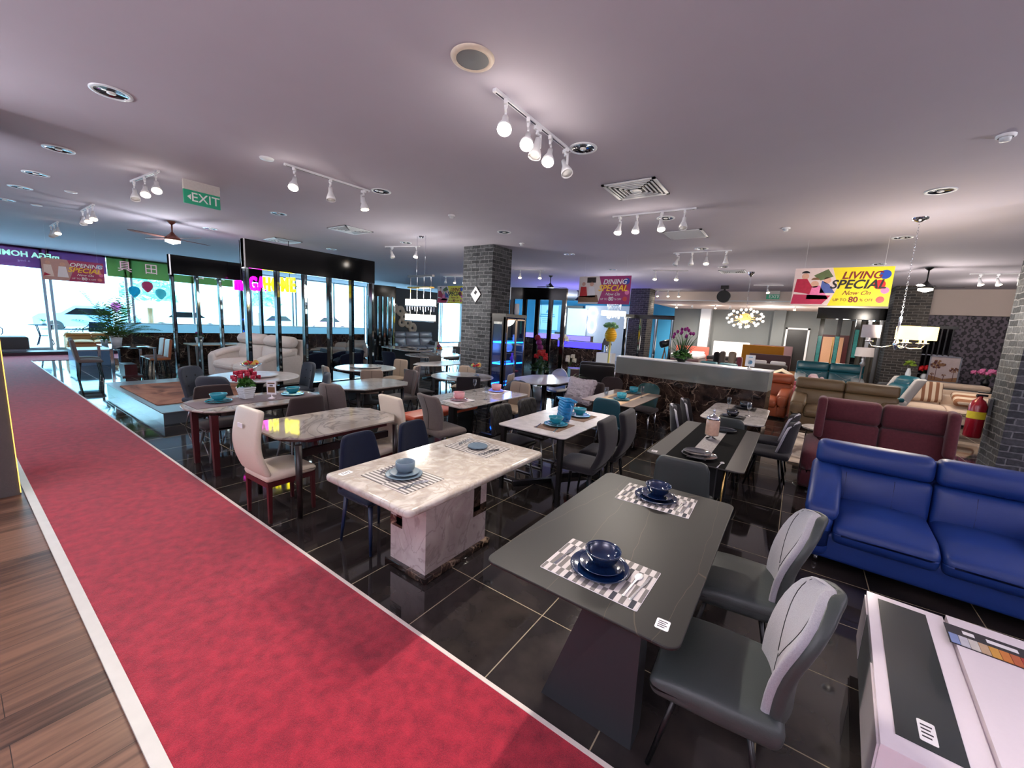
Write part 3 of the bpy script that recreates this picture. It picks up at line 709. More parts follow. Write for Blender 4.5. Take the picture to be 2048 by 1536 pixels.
# white stone table with the jug
t = ttable('white stone dining table on black frame holding the blue jug',-.46,2.1,0,rrect(.84,1.42,.05),.75,.014,mt_white,.004)
MB().box(-.36,.36,-.64,.64,.70,.737).out('apron', m_black, t)
legs4(t,.36,.66,.72,.03,m_black,4,r1=.022)
MB().tube([(-.3,-.52,.03),(.0,-.1,.03),(.0,.1,.03),(-.3,.52,.03)],.03,4).tube([(.3,-.52,.03),(.0,-.1,.032),(.0,.1,.032),(.3,.52,.03)],.03,4).out('floor_stretcher', m_black, t)
# runner dressed table
t = ttable('taupe ceramic table with striped beige runner and turquoise bowls',-.5,4.3,0,rrect(.82,1.5,.05),.75,.014,mt_taupe,.004)
MB().box(-.12,.12,-.55,.55,0,.05).box(-.08,.08,-.4,.4,.05,.737).out('pedestal', m_black, t)
# grey table with black runner
t = ttable('grey ceramic table with a black runner and candle jar',1.1,2.44,0,rrect(.8,1.72,.05),.75,.014,mt_grey,.004)
for y in (-.5,.5): MB().box(-.22,.22,y-.06,y+.06,0,.02).prism([(-.16,y-.05),(.16,y-.05),(.16,y+.05),(-.16,y+.05)],.018,.737).out('pedestal', m_matte, t)
for sx in (-1,1):
    MB().tube([(sx*.24,-.66,.737),(sx*.24,-.68,0)],.010,6).out('brass_leg', m_brass, t)
# small marble table by the partition
t = ttable('small grey marble table with dark bowls and wine glasses',1.13,4.42,0,[(x*(1+.06*cos(y*2.2)),y) for x,y in rrect(.74,1.44,.12,8)],.75,.02,mt_greyw,.006)
MB().box(-.3,.3,-.5,.5,.69,.73).out('apron', m_black, t); legs4(t,.10,.4,.7,.028,m_black)
# octagonal table
t = ttable('octagonal lavender-white table on a black cross base',-2.42,5.0,0,boat(1.05,1.5,.26,.4),.75,.02,mt_white,.004)
MB().lathe([(.3,0),(.3,.02),(.05,.05),(.05,.7),(.2,.729)],n=16,capb=True,capt=True).out('pedestal', m_black, t)
MB().box(-.4,.4,-.3,.3,.66,.70).out('apron', m_black, t)
def round_table(label, x, y, r, mt, slab):
    t = ttable(label, x, y, 0, circ(r,48), .75, .022, mt, .008)
    MB().lathe([(.32,0),(.32,.02),(.12,.05),(.07,.3),(.12,.6),(.26,.727)],n=20,capb=True,capt=True).out('pedestal', m_matte, t)
    o = MB().prism(circ(r*.52,40),.765,.785,.006).prism(circ(.12,20),.7505,.766).out('lazy_susan', mt, None, (x,y,0))
    tag(o, slab, 'turntable')
round_table('round white stone table, nearest the grey platform',-5.62,.9,.66,mt_white,'turntable under the fruit bowl on the round white table')
round_table('round pale stone table, in front of the mirrored screen',-5.72,3.1,.62,mt_pale,'empty turntable on the round table before the mirrored screen')
round_table('round grey stone table, beside the brick column',-3.66,3.88,.62,mt_pale,'turntable on the round table by the brick column')
t = ttable('white rectangular table with cut corners behind the round tables',-5.55,5.15,0,boat(.75,1.5,.2,.3),.75,.02,mt_white,.004); legs4(t,.28,.5,.74,.03,m_steel,4)
t = ttable('grey marble table with a fruit stand and glass jug, behind the column',-7.35,6.7,0,dround(1.2,1.9,.4),.75,.03,mt_greyw,.008); MB().lathe([(.4,0),(.4,.03),(.12,.06),(.12,.721)],n=20,capb=True,capt=True).out('pedestal', m_black, t)
t = ttable('far oval marble table set with dark plates',-9.65,7.5,80,dround(1.15,2.3,.5),.75,.03,mt_greyw,.008); MB().box(-.2,.2,-.6,.6,0,.72).out('pedestal', m_espresso, t)
# glass table far left
t = thing('dining_table','clear glass dining table with chrome legs holding the palm plant','table',(-12.25,.64,0),90)
MB().prism(rrect(.85,1.5,.04),.738,.75,.003).out('tabletop', m_smoke, t); legs4(t,.4,.65,.738,.03,m_chrome,4,r1=.03); MB().box(-.2,.2,-.4,.4,0,.03).box(-.12,.12,-.25,.25,.03,.3).out('base_block', m_darkwood, t)
# orange bench
t = thing('bench','orange leather bench beside the pink-set marble table','bench',(-2.75,2.38,0),0)
MB().cush((0,0,.42),(.38,1.4,.08),.03,4).out('seat', leather('orange_leather',(206,92,62),.4), t); 
for y in (-.6,.6): MB().box(-.15,.15,y-.02,y+.02,0,.384).out('leg', m_black, t)
t = ttable('pale wooden table seen behind the far black screen posts',-12.7,2.75,0,rrect(.85,1.4,.05),.75,.03,M('pale_oak',(190,164,130),.4,var=.15,scale=10),.004); legs4(t,.34,.6,.72,.03,m_steel,4)
chair('warmgrey',-12.7,3.7,180,'warm padded chair behind the pale wooden table past the screen',None)
chair('cognac',-10.3,9.3,150,'cognac chair behind the far oval table, left one','cognac chairs behind the far oval table')
chair('cognac',-9.6,10.0,165,'cognac chair behind the far oval table, right one','cognac chairs behind the far oval table')
# ---------------------------------------------------------------- tableware
def glaze(n, c): return M(n, c, .08, var=.06, coat=.8)
g_navy, g_blueg, g_teal, g_pink, g_black = glaze('navy_glaze',(12,32,66)), M('matte_blue_grey_glaze',(92,112,128),.35,var=.05), glaze('teal_glaze',(42,142,162)), glaze('pink_glaze',(222,160,166)), glaze('black_glaze',(22,24,34))
def plate_mb(r): return MB().lathe([(.0001,.004),(r*.55,.004),(r*.62,.006),(r*.96,r*.13),(r,r*.14),(r*.985,r*.165),(r*.93,r*.15),(r*.6,.014),(r*.0001,.012)],n=40)
def bowl_mb(r): return MB().lathe([(.0001,.006),(r*.42,.006),(r*.45,0),(r*.5,.004),(r*.8,r*.28),(r*.98,r*.72),(r,r*.82),(r*.97,r*.83),(r*.92,r*.72),(r*.72,r*.32),(r*.4,.02),(.0001,.016)],n=40)
def cup_mb(r): return MB().lathe([(.0001,.004),(r*.62,.004),(r*.68,0),(r*.8,.01),(r*.98,r*.4),(r,r*1.1),(r*.95,r*1.11),(r*.92,r*.5),(r*.7,.02),(.0001,.018)],n=36)
PC = {}
def ware(kind, r, m, x, y, z, label, group=None):
    key = (kind, r, m.name)
    if key not in PC:
        o = {'plate':plate_mb,'bowl':bowl_mb,'cup':cup_mb}[kind](r).out({'plate':'plate','bowl':'bowl','cup':'bowl'}[kind], m); PC[key] = o
    else: o = PC[key].copy(); COL.objects.link(o)
    o.location = (x,y,z); tag(o, label, 'plate' if kind == 'plate' else 'bowl', group); return o
def stripes(name, a, bcol, c, sx, sy, axis=0):
    m, nt, b = new_mat(name); tc = N(nt, 'ShaderNodeTexCoord'); mp = N(nt, 'ShaderNodeMapping'); nt.links.new(tc.outputs['Object'], mp.inputs[0])
    mp.inputs['Rotation'].default_value = (0,0,pi/2*axis)
    br = N(nt, 'ShaderNodeTexBrick', offset=.5, offset_frequency=2); nt.links.new(mp.outputs[0], br.inputs['Vector'])
    br.inputs['Scale'].default_value = 1; br.inputs['Brick Width'].default_value = sx; br.inputs['Row Height'].default_value = sy; br.inputs['Mortar Size'].default_value = 0
    br.inputs['Color1'].default_value = lin(a); br.inputs['Color2'].default_value = lin(c); br.inputs['Bias'].default_value = -.1
    ck = N(nt, 'ShaderNodeTexChecker'); nt.links.new(mp.outputs[0], ck.inputs[0])
    sp = N(nt, 'ShaderNodeSeparateXYZ'); nt.links.new(mp.outputs[0], sp.inputs[0])
    def cell(o_, k, off=0.0):
        u = N(nt, 'ShaderNodeMath', operation='MULTIPLY_ADD'); nt.links.new(o_, u.inputs[0]); u.inputs[1].default_value = 1/k; u.inputs[2].default_value = 100.0+off
        f = N(nt, 'ShaderNodeMath', operation='FLOOR'); nt.links.new(u.outputs[0], f.inputs[0]); return f.outputs[0]
    i = cell(sp.outputs[0], sx); j = cell(sp.outputs[1], sy)
    s = N(nt, 'ShaderNodeMath', operation='ADD'); nt.links.new(i, s.inputs[0]); nt.links.new(j, s.inputs[1])
    md = N(nt, 'ShaderNodeMath', operation='MODULO'); nt.links.new(s.outputs[0], md.inputs[0]); md.inputs[1].default_value = 2
    cb = N(nt, 'ShaderNodeCombineXYZ'); nt.links.new(i, cb.inputs[0]); nt.links.new(j, cb.inputs[1])
    wn = N(nt, 'ShaderNodeTexWhiteNoise'); nt.links.new(cb.outputs[0], wn.inputs[0])
    dk = ramp(nt, wn.outputs[0], [(0, lin(bcol)), (.86, lin(bcol)), (.9, lin(c))])
    nt.links.new(mix(nt, md.outputs[0], lin(a), dk), b.inputs['Base Color']); b.inputs['Roughness'].default_value = .85; return m
m_mat1 = stripes('striped_mat_cloth', (196,190,188), (112,108,106), (52,54,62), .021, .105)
m_mat2 = stripes('striped_runner_cloth', (188,184,180), (104,100,98), (70,66,68), .016, .5)
m_mat3 = M('brown_woven_mat', (112,88,74), .85, var=.3, scale=140)
MATP = {}
def placemat(m, w, l, x, y, z, rz, label, group=None):
    key = (m.name, w, l)
    if key not in MATP:
        o = MB().prism(rrect(w, l, .006, 2), 0, .003, .001).out('placemat', m); MATP[key] = o
        if m is m_mat1: MB().prism(rrect(w+.004, l+.004, .006, 2), -.0006, .0014).out('hem', m_paper, o)
    else: o = dup(MATP[key])
    o.location = (x,y,z); o.rotation_euler = (0,0,radians(rz)); tag(o, label, 'placemat', group); return o
def cut_mb(kind):
    b = MB()
    b.prism([(-.006,-.10),(.006,-.10),(.004,.01),(-.004,.01)], .001, .004, .001)
    if kind == 'knife': b.prism([(-.005,.01),(.005,.01),(.009,.06),(.005,.11),(-.005,.105)], .0015, .0035, .0008)
    elif kind == 'fork':
        b.prism([(-.004,.01),(.004,.01),(.011,.035),(.011,.06),(-.011,.06),(-.011,.035)], .0015, .0035, .0008)
        for k in (-1,-.33,.33,1): b.prism([(k*.009-.0016,.06),(k*.009+.0016,.06),(k*.009+.0012,.098),(k*.009-.0012,.098)], .0015, .0035)
    else: b.prism([(.017*cos(a), .072+.03*sin(a)) for a in [2*pi*i/20 for i in range(20)]], .002, .005, .0015).prism([(-.004,.01),(.004,.01),(.006,.05),(-.006,.05)], .0015, .0035)
    return b
CUT = {}
def cutlery(kind, x, y, z, rz, label, group=None, k=1):
    if kind not in CUT: o = CUT[kind] = cut_mb(kind).out(kind, m_chrome)
    else: o = CUT[kind].copy(); COL.objects.link(o)
    o.location = (x,y,z); o.rotation_euler = (0,0,radians(rz)); o.scale = (k,k,1); tag(o, label, kind, group); return o
# black table: two settings
for (x, y, z, w, rz) in ((1.115,-.43,.76,'at the near end of the black table',-1),(1.09,.55,.76,'at the far end of the black table',2)):
    placemat(m_mat1,.45,.32,x,y,z+.0008,rz,'grey and white block-patterned placemat '+w,'placemats on the black table')
    ware('plate',.135,g_navy,x-.005,y,z+.004,'large navy plate '+w); ware('plate',.102,g_navy,x,y+.004,z+.0225,'smaller navy plate stacked '+w); ware('bowl',.082,g_navy,x+.002,y+.008,z+.034,'navy bowl on two plates '+w)
    cutlery('fork',x-.18,y-.0,z+.004,-3,'steel fork left of the navy plates '+w); cutlery('knife',x+.19,y-.02,z+.004,-6,'steel knife right of the navy plates '+w); cutlery('spoon',x+.155,y-.015,z+.004,-4,'steel spoon beside the knife '+w)
def sticker(x, y, z, rz, label, w=.05, l=.06, par=None):
    o = thing('price_sticker', label, 'sticker', (x,y,z), rz); MB().prism(rrect(w,l,.006,2),0,.0006).out('label_paper', m_paper, o)
    b = MB()
    for i in range(4): b.box(-w*.34,w*(.2+.12*((i*7)%2)),-l*.3+i*l*.18,-l*.3+i*l*.18+l*.07,.0006,.0009)
    b.out('printed_lines', m_ink, o); return o
sticker(1.44,-.60,.7602,3,'white price sticker on the near right corner of the black table')
sticker(.76,1.66,.7502,5,'white sticker on the near left corner of the grey runner table')
sticker(-.70,-.56,.7802,5,'pale sticker on the near left corner of the cream marble table',.05,.09)
# cream marble table settings
zL = .78
placemat(m_mat2,.34,.46,-.36,-.35,zL+.0005,90,'fine striped placemat at the near end of the cream marble table','placemats on the cream marble table')
placemat(m_mat2,.34,.46,-.42,.51,zL+.0005,90,'fine striped placemat at the far end of the cream marble table','placemats on the cream marble table')
ware('plate',.125,g_blueg,-.37,-.33,zL+.004,'large blue-grey plate on the cream marble table'); ware('plate',.10,g_blueg,-.37,-.325,zL+.0215,'smaller blue-grey plate under the blue-grey bowl'); ware('cup',.066,g_blueg,-.37,-.32,zL+.033,'blue-grey straight bowl on plates on the cream marble table')
o = MB().prism(circ(.085,36),0,.016,.006).out('plate', g_blueg, None, (-.41,.50,zL+.012)); tag(o,'thick round grey disc plate at the far end of the cream marble table','plate')
MB().prism(circ(.05,24),-.008,0).out('foot', g_blueg, o)
for (x, y, w) in ((-.36,-.35,'near'),(-.42,.51,'far')):
    cutlery('fork',x-.19,y+.05,zL+.004,8,'steel fork on the left of the %s striped placemat'%w); cutlery('knife',x-.165,y+.03,zL+.004,8,'steel knife beside the fork on the %s striped placemat'%w)
    cutlery('spoon',x+.17,y-.03,zL+.004,-4,'steel spoon on the right of the %s striped placemat'%w); cutlery('fork',x+.145,y-.05,zL+.004,-4,'second steel fork on the right of the %s striped placemat'%w)
# white stone table
placemat(m_mat3,.30,.40,-.36,1.76,.7505,0,'brown woven placemat nearer the camera on the white stone table','brown placemats'); placemat(m_mat3,.30,.40,-.36,2.38,.7505,0,'brown woven placemat farther back on the white stone table','brown placemats')
for (x, y, w) in ((-.37,1.80,'in front of the blue jug'),(-.38,2.42,'behind the blue jug')):
    ware('plate',.135,g_teal,x,y,.754,'large turquoise plate '+w); ware('plate',.105,g_teal,x,y,.7725,'smaller turquoise plate '+w); ware('bowl',.085,g_teal,x,y,.784,'turquoise bowl '+w)
cutlery('fork',-.26,1.60,.7535,15,'steel fork on the brown placemat nearer the camera'); cutlery('knife',-.5,1.64,.7535,15,'steel knife on the brown placemat nearer the camera')
m_jug = M('turquoise_glass', (10,120,180), .06, var=.1, coat=.6)
t = thing('water_jug','ribbed turquoise jug leaning on the white stone table','jug',(-.43,2.08,.75),20)
b = MB()
for k in range(7):
    z = k*.034; s_ = .078+.012*(k/6)+(.004 if k%2 else 0); b.prism(rrect(2*s_,1.45*s_,.03,4),z,z+.0345,.004)
b.lathe([(.118,.238),(.135,.262),(.128,.262),(.11,.24)],n=4,sy=.75,T=TR(0,0,0,45)); b.out('body', m_jug, t)
MB().tube([(.09,0,.22),(.15,0,.20),(.15,0,.07),(.085,0,.04)],.012,8).out('handle', m_jug, t); t.rotation_euler = (radians(-5),radians(6),radians(-35))
def wineglass(x, y, z, label, h=.17, group='wine glasses'):
    if 'wg' not in PC:
        t = thing('wine_glass', label, 'glass', (x,y,z)); PC['wg'] = t
        MB().lathe([(.034,0),(.034,.002),(.004,.006),(.003,.07),(.004,.078)],n=20,capb=True).out('stem', m_glass, t)
        MB().lathe([(.004,.078),(.022,.10),(.03,.14),(.027,.19),(.026,.19),(.028,.14),(.02,.102),(.0001,.085)],n=20).out('cup', m_glass, t)
    else: t = dup(PC['wg'], (x,y,z), 0, label)
    t['group'] = group; return t
def tumbler(x, y, z, label, r=.036, h=.11):
    o = MB().lathe([(r*.85,0),(r*.9,.004),(r,h),(r*.94,h),(r*.82,.012),(.0001,.01)],n=20,capb=True).out('glass_tumbler', m_glass, None, (x,y,z)); tag(o, label, 'glass'); return o
tumbler(-.62,2.72,.75,'clear glass tumbler behind the blue jug',.04,.13)
# runner table (H)
o = MB().box(-.72,-.28,3.56,5.04,.7505,.7525).out('table_runner', stripes('beige_runner_cloth',(196,170,140),(180,150,122),(90,80,80),.11,4)); tag(o,'beige striped runner along the taupe table with turquoise bowls','table runner')
for (x, y, w) in ((-.42,3.98,'at the near end of the beige runner'),(-.5,4.78,'at the far end of the beige runner')):
    ware('plate',.13,g_teal,x,y,.7535,'large turquoise plate '+w); ware('plate',.10,g_teal,x,y,.772,'smaller turquoise plate '+w); ware('cup',.075,g_teal,x,y,.784,'turquoise bowl '+w)
wineglass(-.27,4.5,.7505,'wine glass on the beige runner'); tumbler(-.8,4.3,.75,'clear tumbler at the left edge of the runner table',.035,.12)
# pink table
for (x, y, w) in ((-2.02,2.0,'nearer the camera'),(-2.12,2.98,'farther back')):
    placemat(m_paper,.28,.38,x,y,.7503,0,'thin pale placemat under pink dishes, '+w,'pale placemats')
    ware('plate',.13,g_pink,x,y,.754,'large pink plate '+w+' on the marble table'); ware('plate',.105,g_pink,x,y,.772,'smaller pink plate '+w+' on the marble table'); ware('cup',.08,g_pink,x,y,.784,'pink bowl '+w+' on the marble table')
    cutlery('fork',x-.17,y,.754,5,'steel fork beside the pink dishes '+w); cutlery('knife',x+.17,y,.754,-5,'steel knife beside the pink dishes '+w)
wineglass(-1.82,2.35,.75,'wine glass between the two pink settings'); wineglass(-2.38,2.75,.75,'wine glass at the left of the farther pink setting')
# oval table B
for (x, y, w) in ((-3.75,-.26,'at the carpet end of the dark runner'),(-3.68,.56,'at the far end of the dark runner')):
    ware('plate',.135,g_teal,x,y,.7545,'large teal plate '+w); ware('plate',.11,g_teal,x,y,.773,'smaller teal plate '+w); ware('bowl',.09,g_teal,x,y,.785,'teal bowl '+w)
def flowers(o, n, z0, z1, spread, m_f, r=.03, seed=1, stem=None, bloom='flower', c=(0,0)):
    rnd = random.Random(seed)
    for i in range(n):
        a = i*2.4+rnd.random()*.5; k = sqrt((i+.5)/n); x = c[0]+spread*k*cos(a); y = c[1]+spread*k*sin(a); z = z0+(z1-z0)*(1-k*k*.7)*(.8+.3*rnd.random())
        st = MB().tube([(c[0]+x*.1,c[1]+y*.1,z0-.08),(x*.6,y*.6,(z0+z)/2),(x,y,z)],.003,5).out('flower_stem', stem or m_green, o)
        b = MB()
        if bloom == 'tulip': b.lathe([(.001,0),(r*.8,r*.5),(r,r*1.3),(r*.75,r*2.2),(r*.35,r*2.5)],(x,y,z),10)
        else:
            b.ball((x,y,z), r, 10)
            for q in range(10): b.ball((x+r*.8*cos(q*2.1),y+r*.8*sin(q*2.1),z+r*.8*(q/5-1)), r*.42, 6)
        b.out(bloom+'_head', m_f, st)
def leaves(name, n, m, base, L_, w, o, seed=1, droop=.6, up=.7, r0=0, pot=0):
    """ribbon leaves growing out of base"""
    rnd = random.Random(seed); b = MB()
    for i in range(n):
        a = i*2.39996+rnd.random()*.6; l = L_*(.6+.5*rnd.random()); e = up*(.5+.7*rnd.random()); d = Vector((cos(a),sin(a),0)); s = Vector((-sin(a),cos(a),0))
        p0 = Vector(base)+d*r0; prev = None
        for k in range(6):
            t = k/5; p = p0 + d*l*t*(1-.25*e) + Vector((0,0,l*(e*t-droop*t*t))); ww = w*sin(pi*min(.97,t*.9+.1))
            cur = (b.bm.verts.new(p-s*ww), b.bm.verts.new(p+Vector((0,0,-ww*.25))), b.bm.verts.new(p+s*ww))
            if prev:
                b._f([prev[0],prev[1],cur[1],cur[0]]); b._f([prev[1],prev[2],cur[2],cur[1]])
            prev = cur
    return b.out(name, m, o)
def foliage(name, n, m, c, R, o, size=.03, seed=1, fl=1.0):
    rnd = random.Random(seed); b = MB()
    for i in range(n):
        th = rnd.random()*2*pi; ph = math.acos(rnd.uniform(-.2,1)); rr = R*(.6+.4*rnd.random())
        p = Vector(c)+Vector((rr*sin(ph)*cos(th), rr*sin(ph)*sin(th), rr*cos(ph)*fl))
        u = Vector((rnd.uniform(-1,1),rnd.uniform(-1,1),rnd.uniform(-.4,.6))).normalized(); v = u.cross(Vector((rnd.uniform(-1,1),rnd.uniform(-1,1),rnd.uniform(-1,1)))).normalized()
        s = size*(.6+.8*rnd.random())
        b.poly([p-u*s, p+v*s*.45, p+u*s, p-v*s*.45])
    return b.out(name, m, o)
t = thing('potted_flowers','ribbed white pot of crimson flowers on the table with teal bowls','flowers',(-3.82,.06,.754),12)
pm = MB()
for k in range(6): z = k*.024; w = .058+.022*(k/5); pm.prism(rrect(2*w,2*w,.01,2),z,z+.021,.005)
pm.prism(rrect(.11,.11,.01,2),0,.14); pm.out('pot', m_pot, t); foliage('leaves',160,m_green,(0,0,.17),.085,t,.035,3)
flowers(t,18,.2,.36,.15,m_red,.026,4)
t = thing('photo_stand','small acrylic stand with a menu card behind the crimson flowers','stand',(-3.62,.27,.754),40)
MB().lathe([(.045,0),(.045,.006),(.006,.02),(.006,.05)],n=20,capb=True).out('foot', m_whitegloss, t)
b = MB().box(-.055,.055,-.004,.004,.05,.22).out('frame', m_paper, t); MB().box(-.042,.042,-.0055,-.004,.075,.145).box(-.042,.042,-.0055,-.004,.185,.2).out('picture', m_walnut, b); MB().box(-.02,.02,-.0055,-.004,.155,.175).out('picture_mark', m_grey, b)
# fruit bowls on the round tables
def fruitbowl(x, y, z, label, st=True):
    t = thing('fruit_bowl', label, 'bowl', (x,y,z))
    MB().lathe([(.05,0),(.045,.012),(.012,.03),(.012,.10),(.03,.115),(.11,.15),(.15,.19),(.146,.19),(.1,.16),(.0001,.125)],n=24,capb=True).out('pedestal_bowl', m_glass, t)
    for k, (m_, n_) in enumerate(((M('yellow_fruit',(226,180,70),.4),2),(m_brightred,5),(M('green_apple',(160,190,90),.35),1))):
        for i in range(n_):
            a = k*2.1+i*1.3; rr = .03 if m_ is m_brightred else .042
            o = MB().ball((0,0,0), rr, 12).out('apple' if k == 2 else ('orange' if k == 0 else 'red_plum'), m_, None, (x+.07*cos(a), y+.07*sin(a), z+.19+.02*(i%2)))
            tag(o, ['yellow fruit','red fruit','green apple'][k]+' in the '+label, 'fruit', 'fruit in the '+label)
fruitbowl(-5.5,.8,.785,'glass fruit bowl on the table nearest the platform'); fruitbowl(-3.4,3.98,.785,'glass fruit bowl on the table by the brick column'); fruitbowl(-7.2,6.7,.75,'glass fruit stand on the table behind the column')
t = thing('glass_jug','square clear glass jug behind the fruit stand','jug',(-6.85,7.0,.75)); MB().lathe([(.05,0),(.055,.01),(.06,.2),(.056,.2),(.05,.02),(.0001,.015)],n=4,capb=True).out('body', m_glass, t); MB().tube([(.05,0,.17),(.1,0,.15),(.1,0,.08),(.05,0,.05)],.007,6).out('handle', m_glass, t)
wineglass(-7.7,6.3,.75,'tall wine glass on the fruit-stand table')
# grey runner table: runner, jar, plates
o = MB().box(.87,1.36,1.585,3.3,.7505,.7525).out('table_runner', M('black_runner_cloth',(9,9,10),.95,spec=.1)); tag(o,'black table runner on the grey ceramic table','table runner')
m_lace = M('silver_lace', (150,146,144), .6, var=.6, scale=70); MB().box(1.03,1.19,1.7,3.2,.7525,.7535).out('lace_strip', m_lace, o)
t = thing('candle_jar','lidded glass candle jar on a silver base on the black runner','jar',(1.1,2.52,.7537))
MB().lathe([(.03,0),(.055,.01),(.012,.03),(.05,.045),(.066,.05)],n=24,capb=True).out('foot', m_chrome, t); MB().lathe([(.064,.052),(.066,.06),(.066,.2),(.06,.215)],n=28,capb=True,capt=True).out('body', M('cream_candle_glass',(206,170,146),.25,var=.25,scale=30,coat=.6), t)
MB().lathe([(.063,.216),(.066,.222),(.062,.24),(.03,.262),(.012,.27),(.006,.29),(.014,.305),(.004,.33)],n=24,capb=True,capt=True).out('lid', m_chrome, t)
ware('plate',.15,g_black,1.12,1.78,.7537,'large black plate at the near end of the black runner'); ware('plate',.12,g_black,1.10,1.80,.774,'smaller black plate at the near end of the black runner')
ware('plate',.14,g_black,1.14,3.05,.7537,'black plate behind the candle jar'); cutlery('spoon',1.31,1.66,.7538,-5,'steel spoon at the edge of the black runner')
# small marble table J
for (x, y, w) in ((1.12,4.0,'nearer the camera on the small marble table'),(1.18,4.9,'by the partition on the small marble table')):
    placemat(mt_grey,.3,.36,x,y,.7503,0,'grey placemat '+w); ware('plate',.13,g_black,x,y,.754,'dark plate '+w); ware('cup',.075,g_black,x,y,.773,'dark blue-black bowl '+w)
wineglass(1.0,4.55,.75,'wine glass at the left of the small marble table'); wineglass(1.28,4.3,.75,'wine glass in the middle of the small marble table')
for i,(x,y) in enumerate(((-9.2,7.35),(-9.9,7.6),(-8.9,7.6))): ware('plate',.15,g_black,x,y,.75,['dark plate nearest the column on the far oval table','dark plate at the left end of the far oval table','dark plate at the right end of the far oval table'][i])
t = thing('potted_flowers','small white pot of lilac flowers on the fruit-stand table','flowers',(-7.7,7.2,.75)); MB().lathe([(.05,0),(.07,.13),(.062,.13),(.04,.01)],n=16,capb=True).out('pot',m_pot,t); foliage('leaves',60,m_greend,(0,0,.15),.07,t,.03,8); flowers(t,7,.16,.27,.08,m_purple,.02,9)
# palm on the glass table
t = thing('potted_palm','bushy green palm in a white pot on the glass table','plant',(-12.45,.5,.75)); MB().lathe([(.09,0),(.13,.26),(.12,.26),(.08,.02)],n=20,capb=True,capt=False).prism(circ(.11,20),.2,.22).out('pot', m_pot, t)
def palm(o, n, L_, c, m, seed):
    rnd = random.Random(seed)
    for i in range(n):
        b = MB(); a = i*2.39996; l = L_*(.7+.4*rnd.random()); e = .45+1.05*rnd.random(); d = Vector((cos(a),sin(a),0)); sd = Vector((-sin(a),cos(a),0))
        P = []
        for k in range(13):
            q = k/12; P.append(Vector(c)+d*l*q*(1.05-.42*e)+Vector((0,0,l*(e*q-.42*q*q))))
        b.tube(P,.005,5,r1=.002)
        for k in range(2,13):
            tan = (P[k]-P[k-1]).normalized()
            for sg in (-1,1):
                w = L_*.3*sin(pi*min(1,(k/13)*.9+.12)); tip = P[k]+sd*sg*w*.8+tan*w*.6+Vector((0,0,-w*.25)); mid = P[k]+(tip-P[k])*.5+tan*.012
                b.poly([P[k], mid+tan*.01, tip, mid-tan*.016])
        b.out('frond', m, o)
palm(t,32,1.08,(0,0,.22),m_green,5); foliage('leaves',120,m_olive,(0,0,.25),.22,t,.06,6); 
t = thing('potted_palm','small lime and dark leafed plant beside the palm pot','plant',(-12.85,.35,.75)); MB().lathe([(.06,0),(.08,.12),(.07,.12)],n=16,capb=True,capt=True).out('pot',m_pot,t); leaves('leaves',26,m_green,(0,0,.12),.4,.02,t,11)
for i,(x,y) in enumerate(((-11.75,.85),(-11.8,.5))): ware('plate',.13,g_black,x,y,.75,['dark plate at the far side of the glass table','dark plate in the middle of the glass table'][i])
# ---------------------------------------------------------------- white coffee table (front right)
t = thing('coffee_table','white gloss storage coffee table with a dark glass strip, bottom right','coffee table',(2.23,.88,0),-4)
# local: x right, y back (0 = far edge)
MB().box(0,1.05,-1.14,0,.12,.42).out('body', m_whitegloss, t)
tp = MB().box(.315,1.06,-1.15,.005,.40,.452).out('lift_lid', m_whitegloss, t)
MB().box(0,.305,-1.145,.003,.42,.436).out('fixed_top', m_whitegloss, t)
MB().box(.045,.235,-1.06,-.05,.4362,.439).out('glass_inlay', M('dark_smoked_glass',(40,46,48),.15,coat=.3), t)
MB().box(-.006,0,-.22,-.0,.14,.41).out('side_panel', m_whitegloss, t); MB().box(-.006,0,-1.12,-.64,.14,.41).out('side_panel', m_whitegloss, t); MB().box(-.004,0,-.64,-.22,.13,.41).out('drawer_front', m_grey, t)
for x in (.08,.97):
    for y in (-.08,-1.06): MB().box(x-.02,x+.02,y-.02,y+.02,0,.12).out('leg', m_chrome, t)
sticker(2.30,-.10,.4395,-4,'white sticker on the dark strip of the coffee table',.05,.11)
t = thing('colour_card','colour swatch card lying on the white coffee table','swatch card',(2.85,.66,.4525),-4)
MB().prism([(-.34,-.09),(.2,-.09),(.2,.09),(-.34,.09)],0,.002).out('card', m_ink, t)
cols = [(120,140,190),(190,190,200),(200,196,190),(190,160,130),(206,150,60),(200,120,50),(180,90,50),(170,50,40),(190,30,50),(180,30,60),(200,40,70),(150,30,50),(120,40,40),(90,50,44),(80,56,50),(60,44,40)]
for i, c in enumerate(cols): MB().box(-.335+i*.033,-.304+i*.033,-.085,.0,.002,.004).out('swatch', M('swatch_%02d'%i, c, .5), t)
MB().box(-.28,-.24,.03,.06,.002,.003).box(-.2,-.1,.03,.06,.002,.003).out('card_print', m_paper, t)

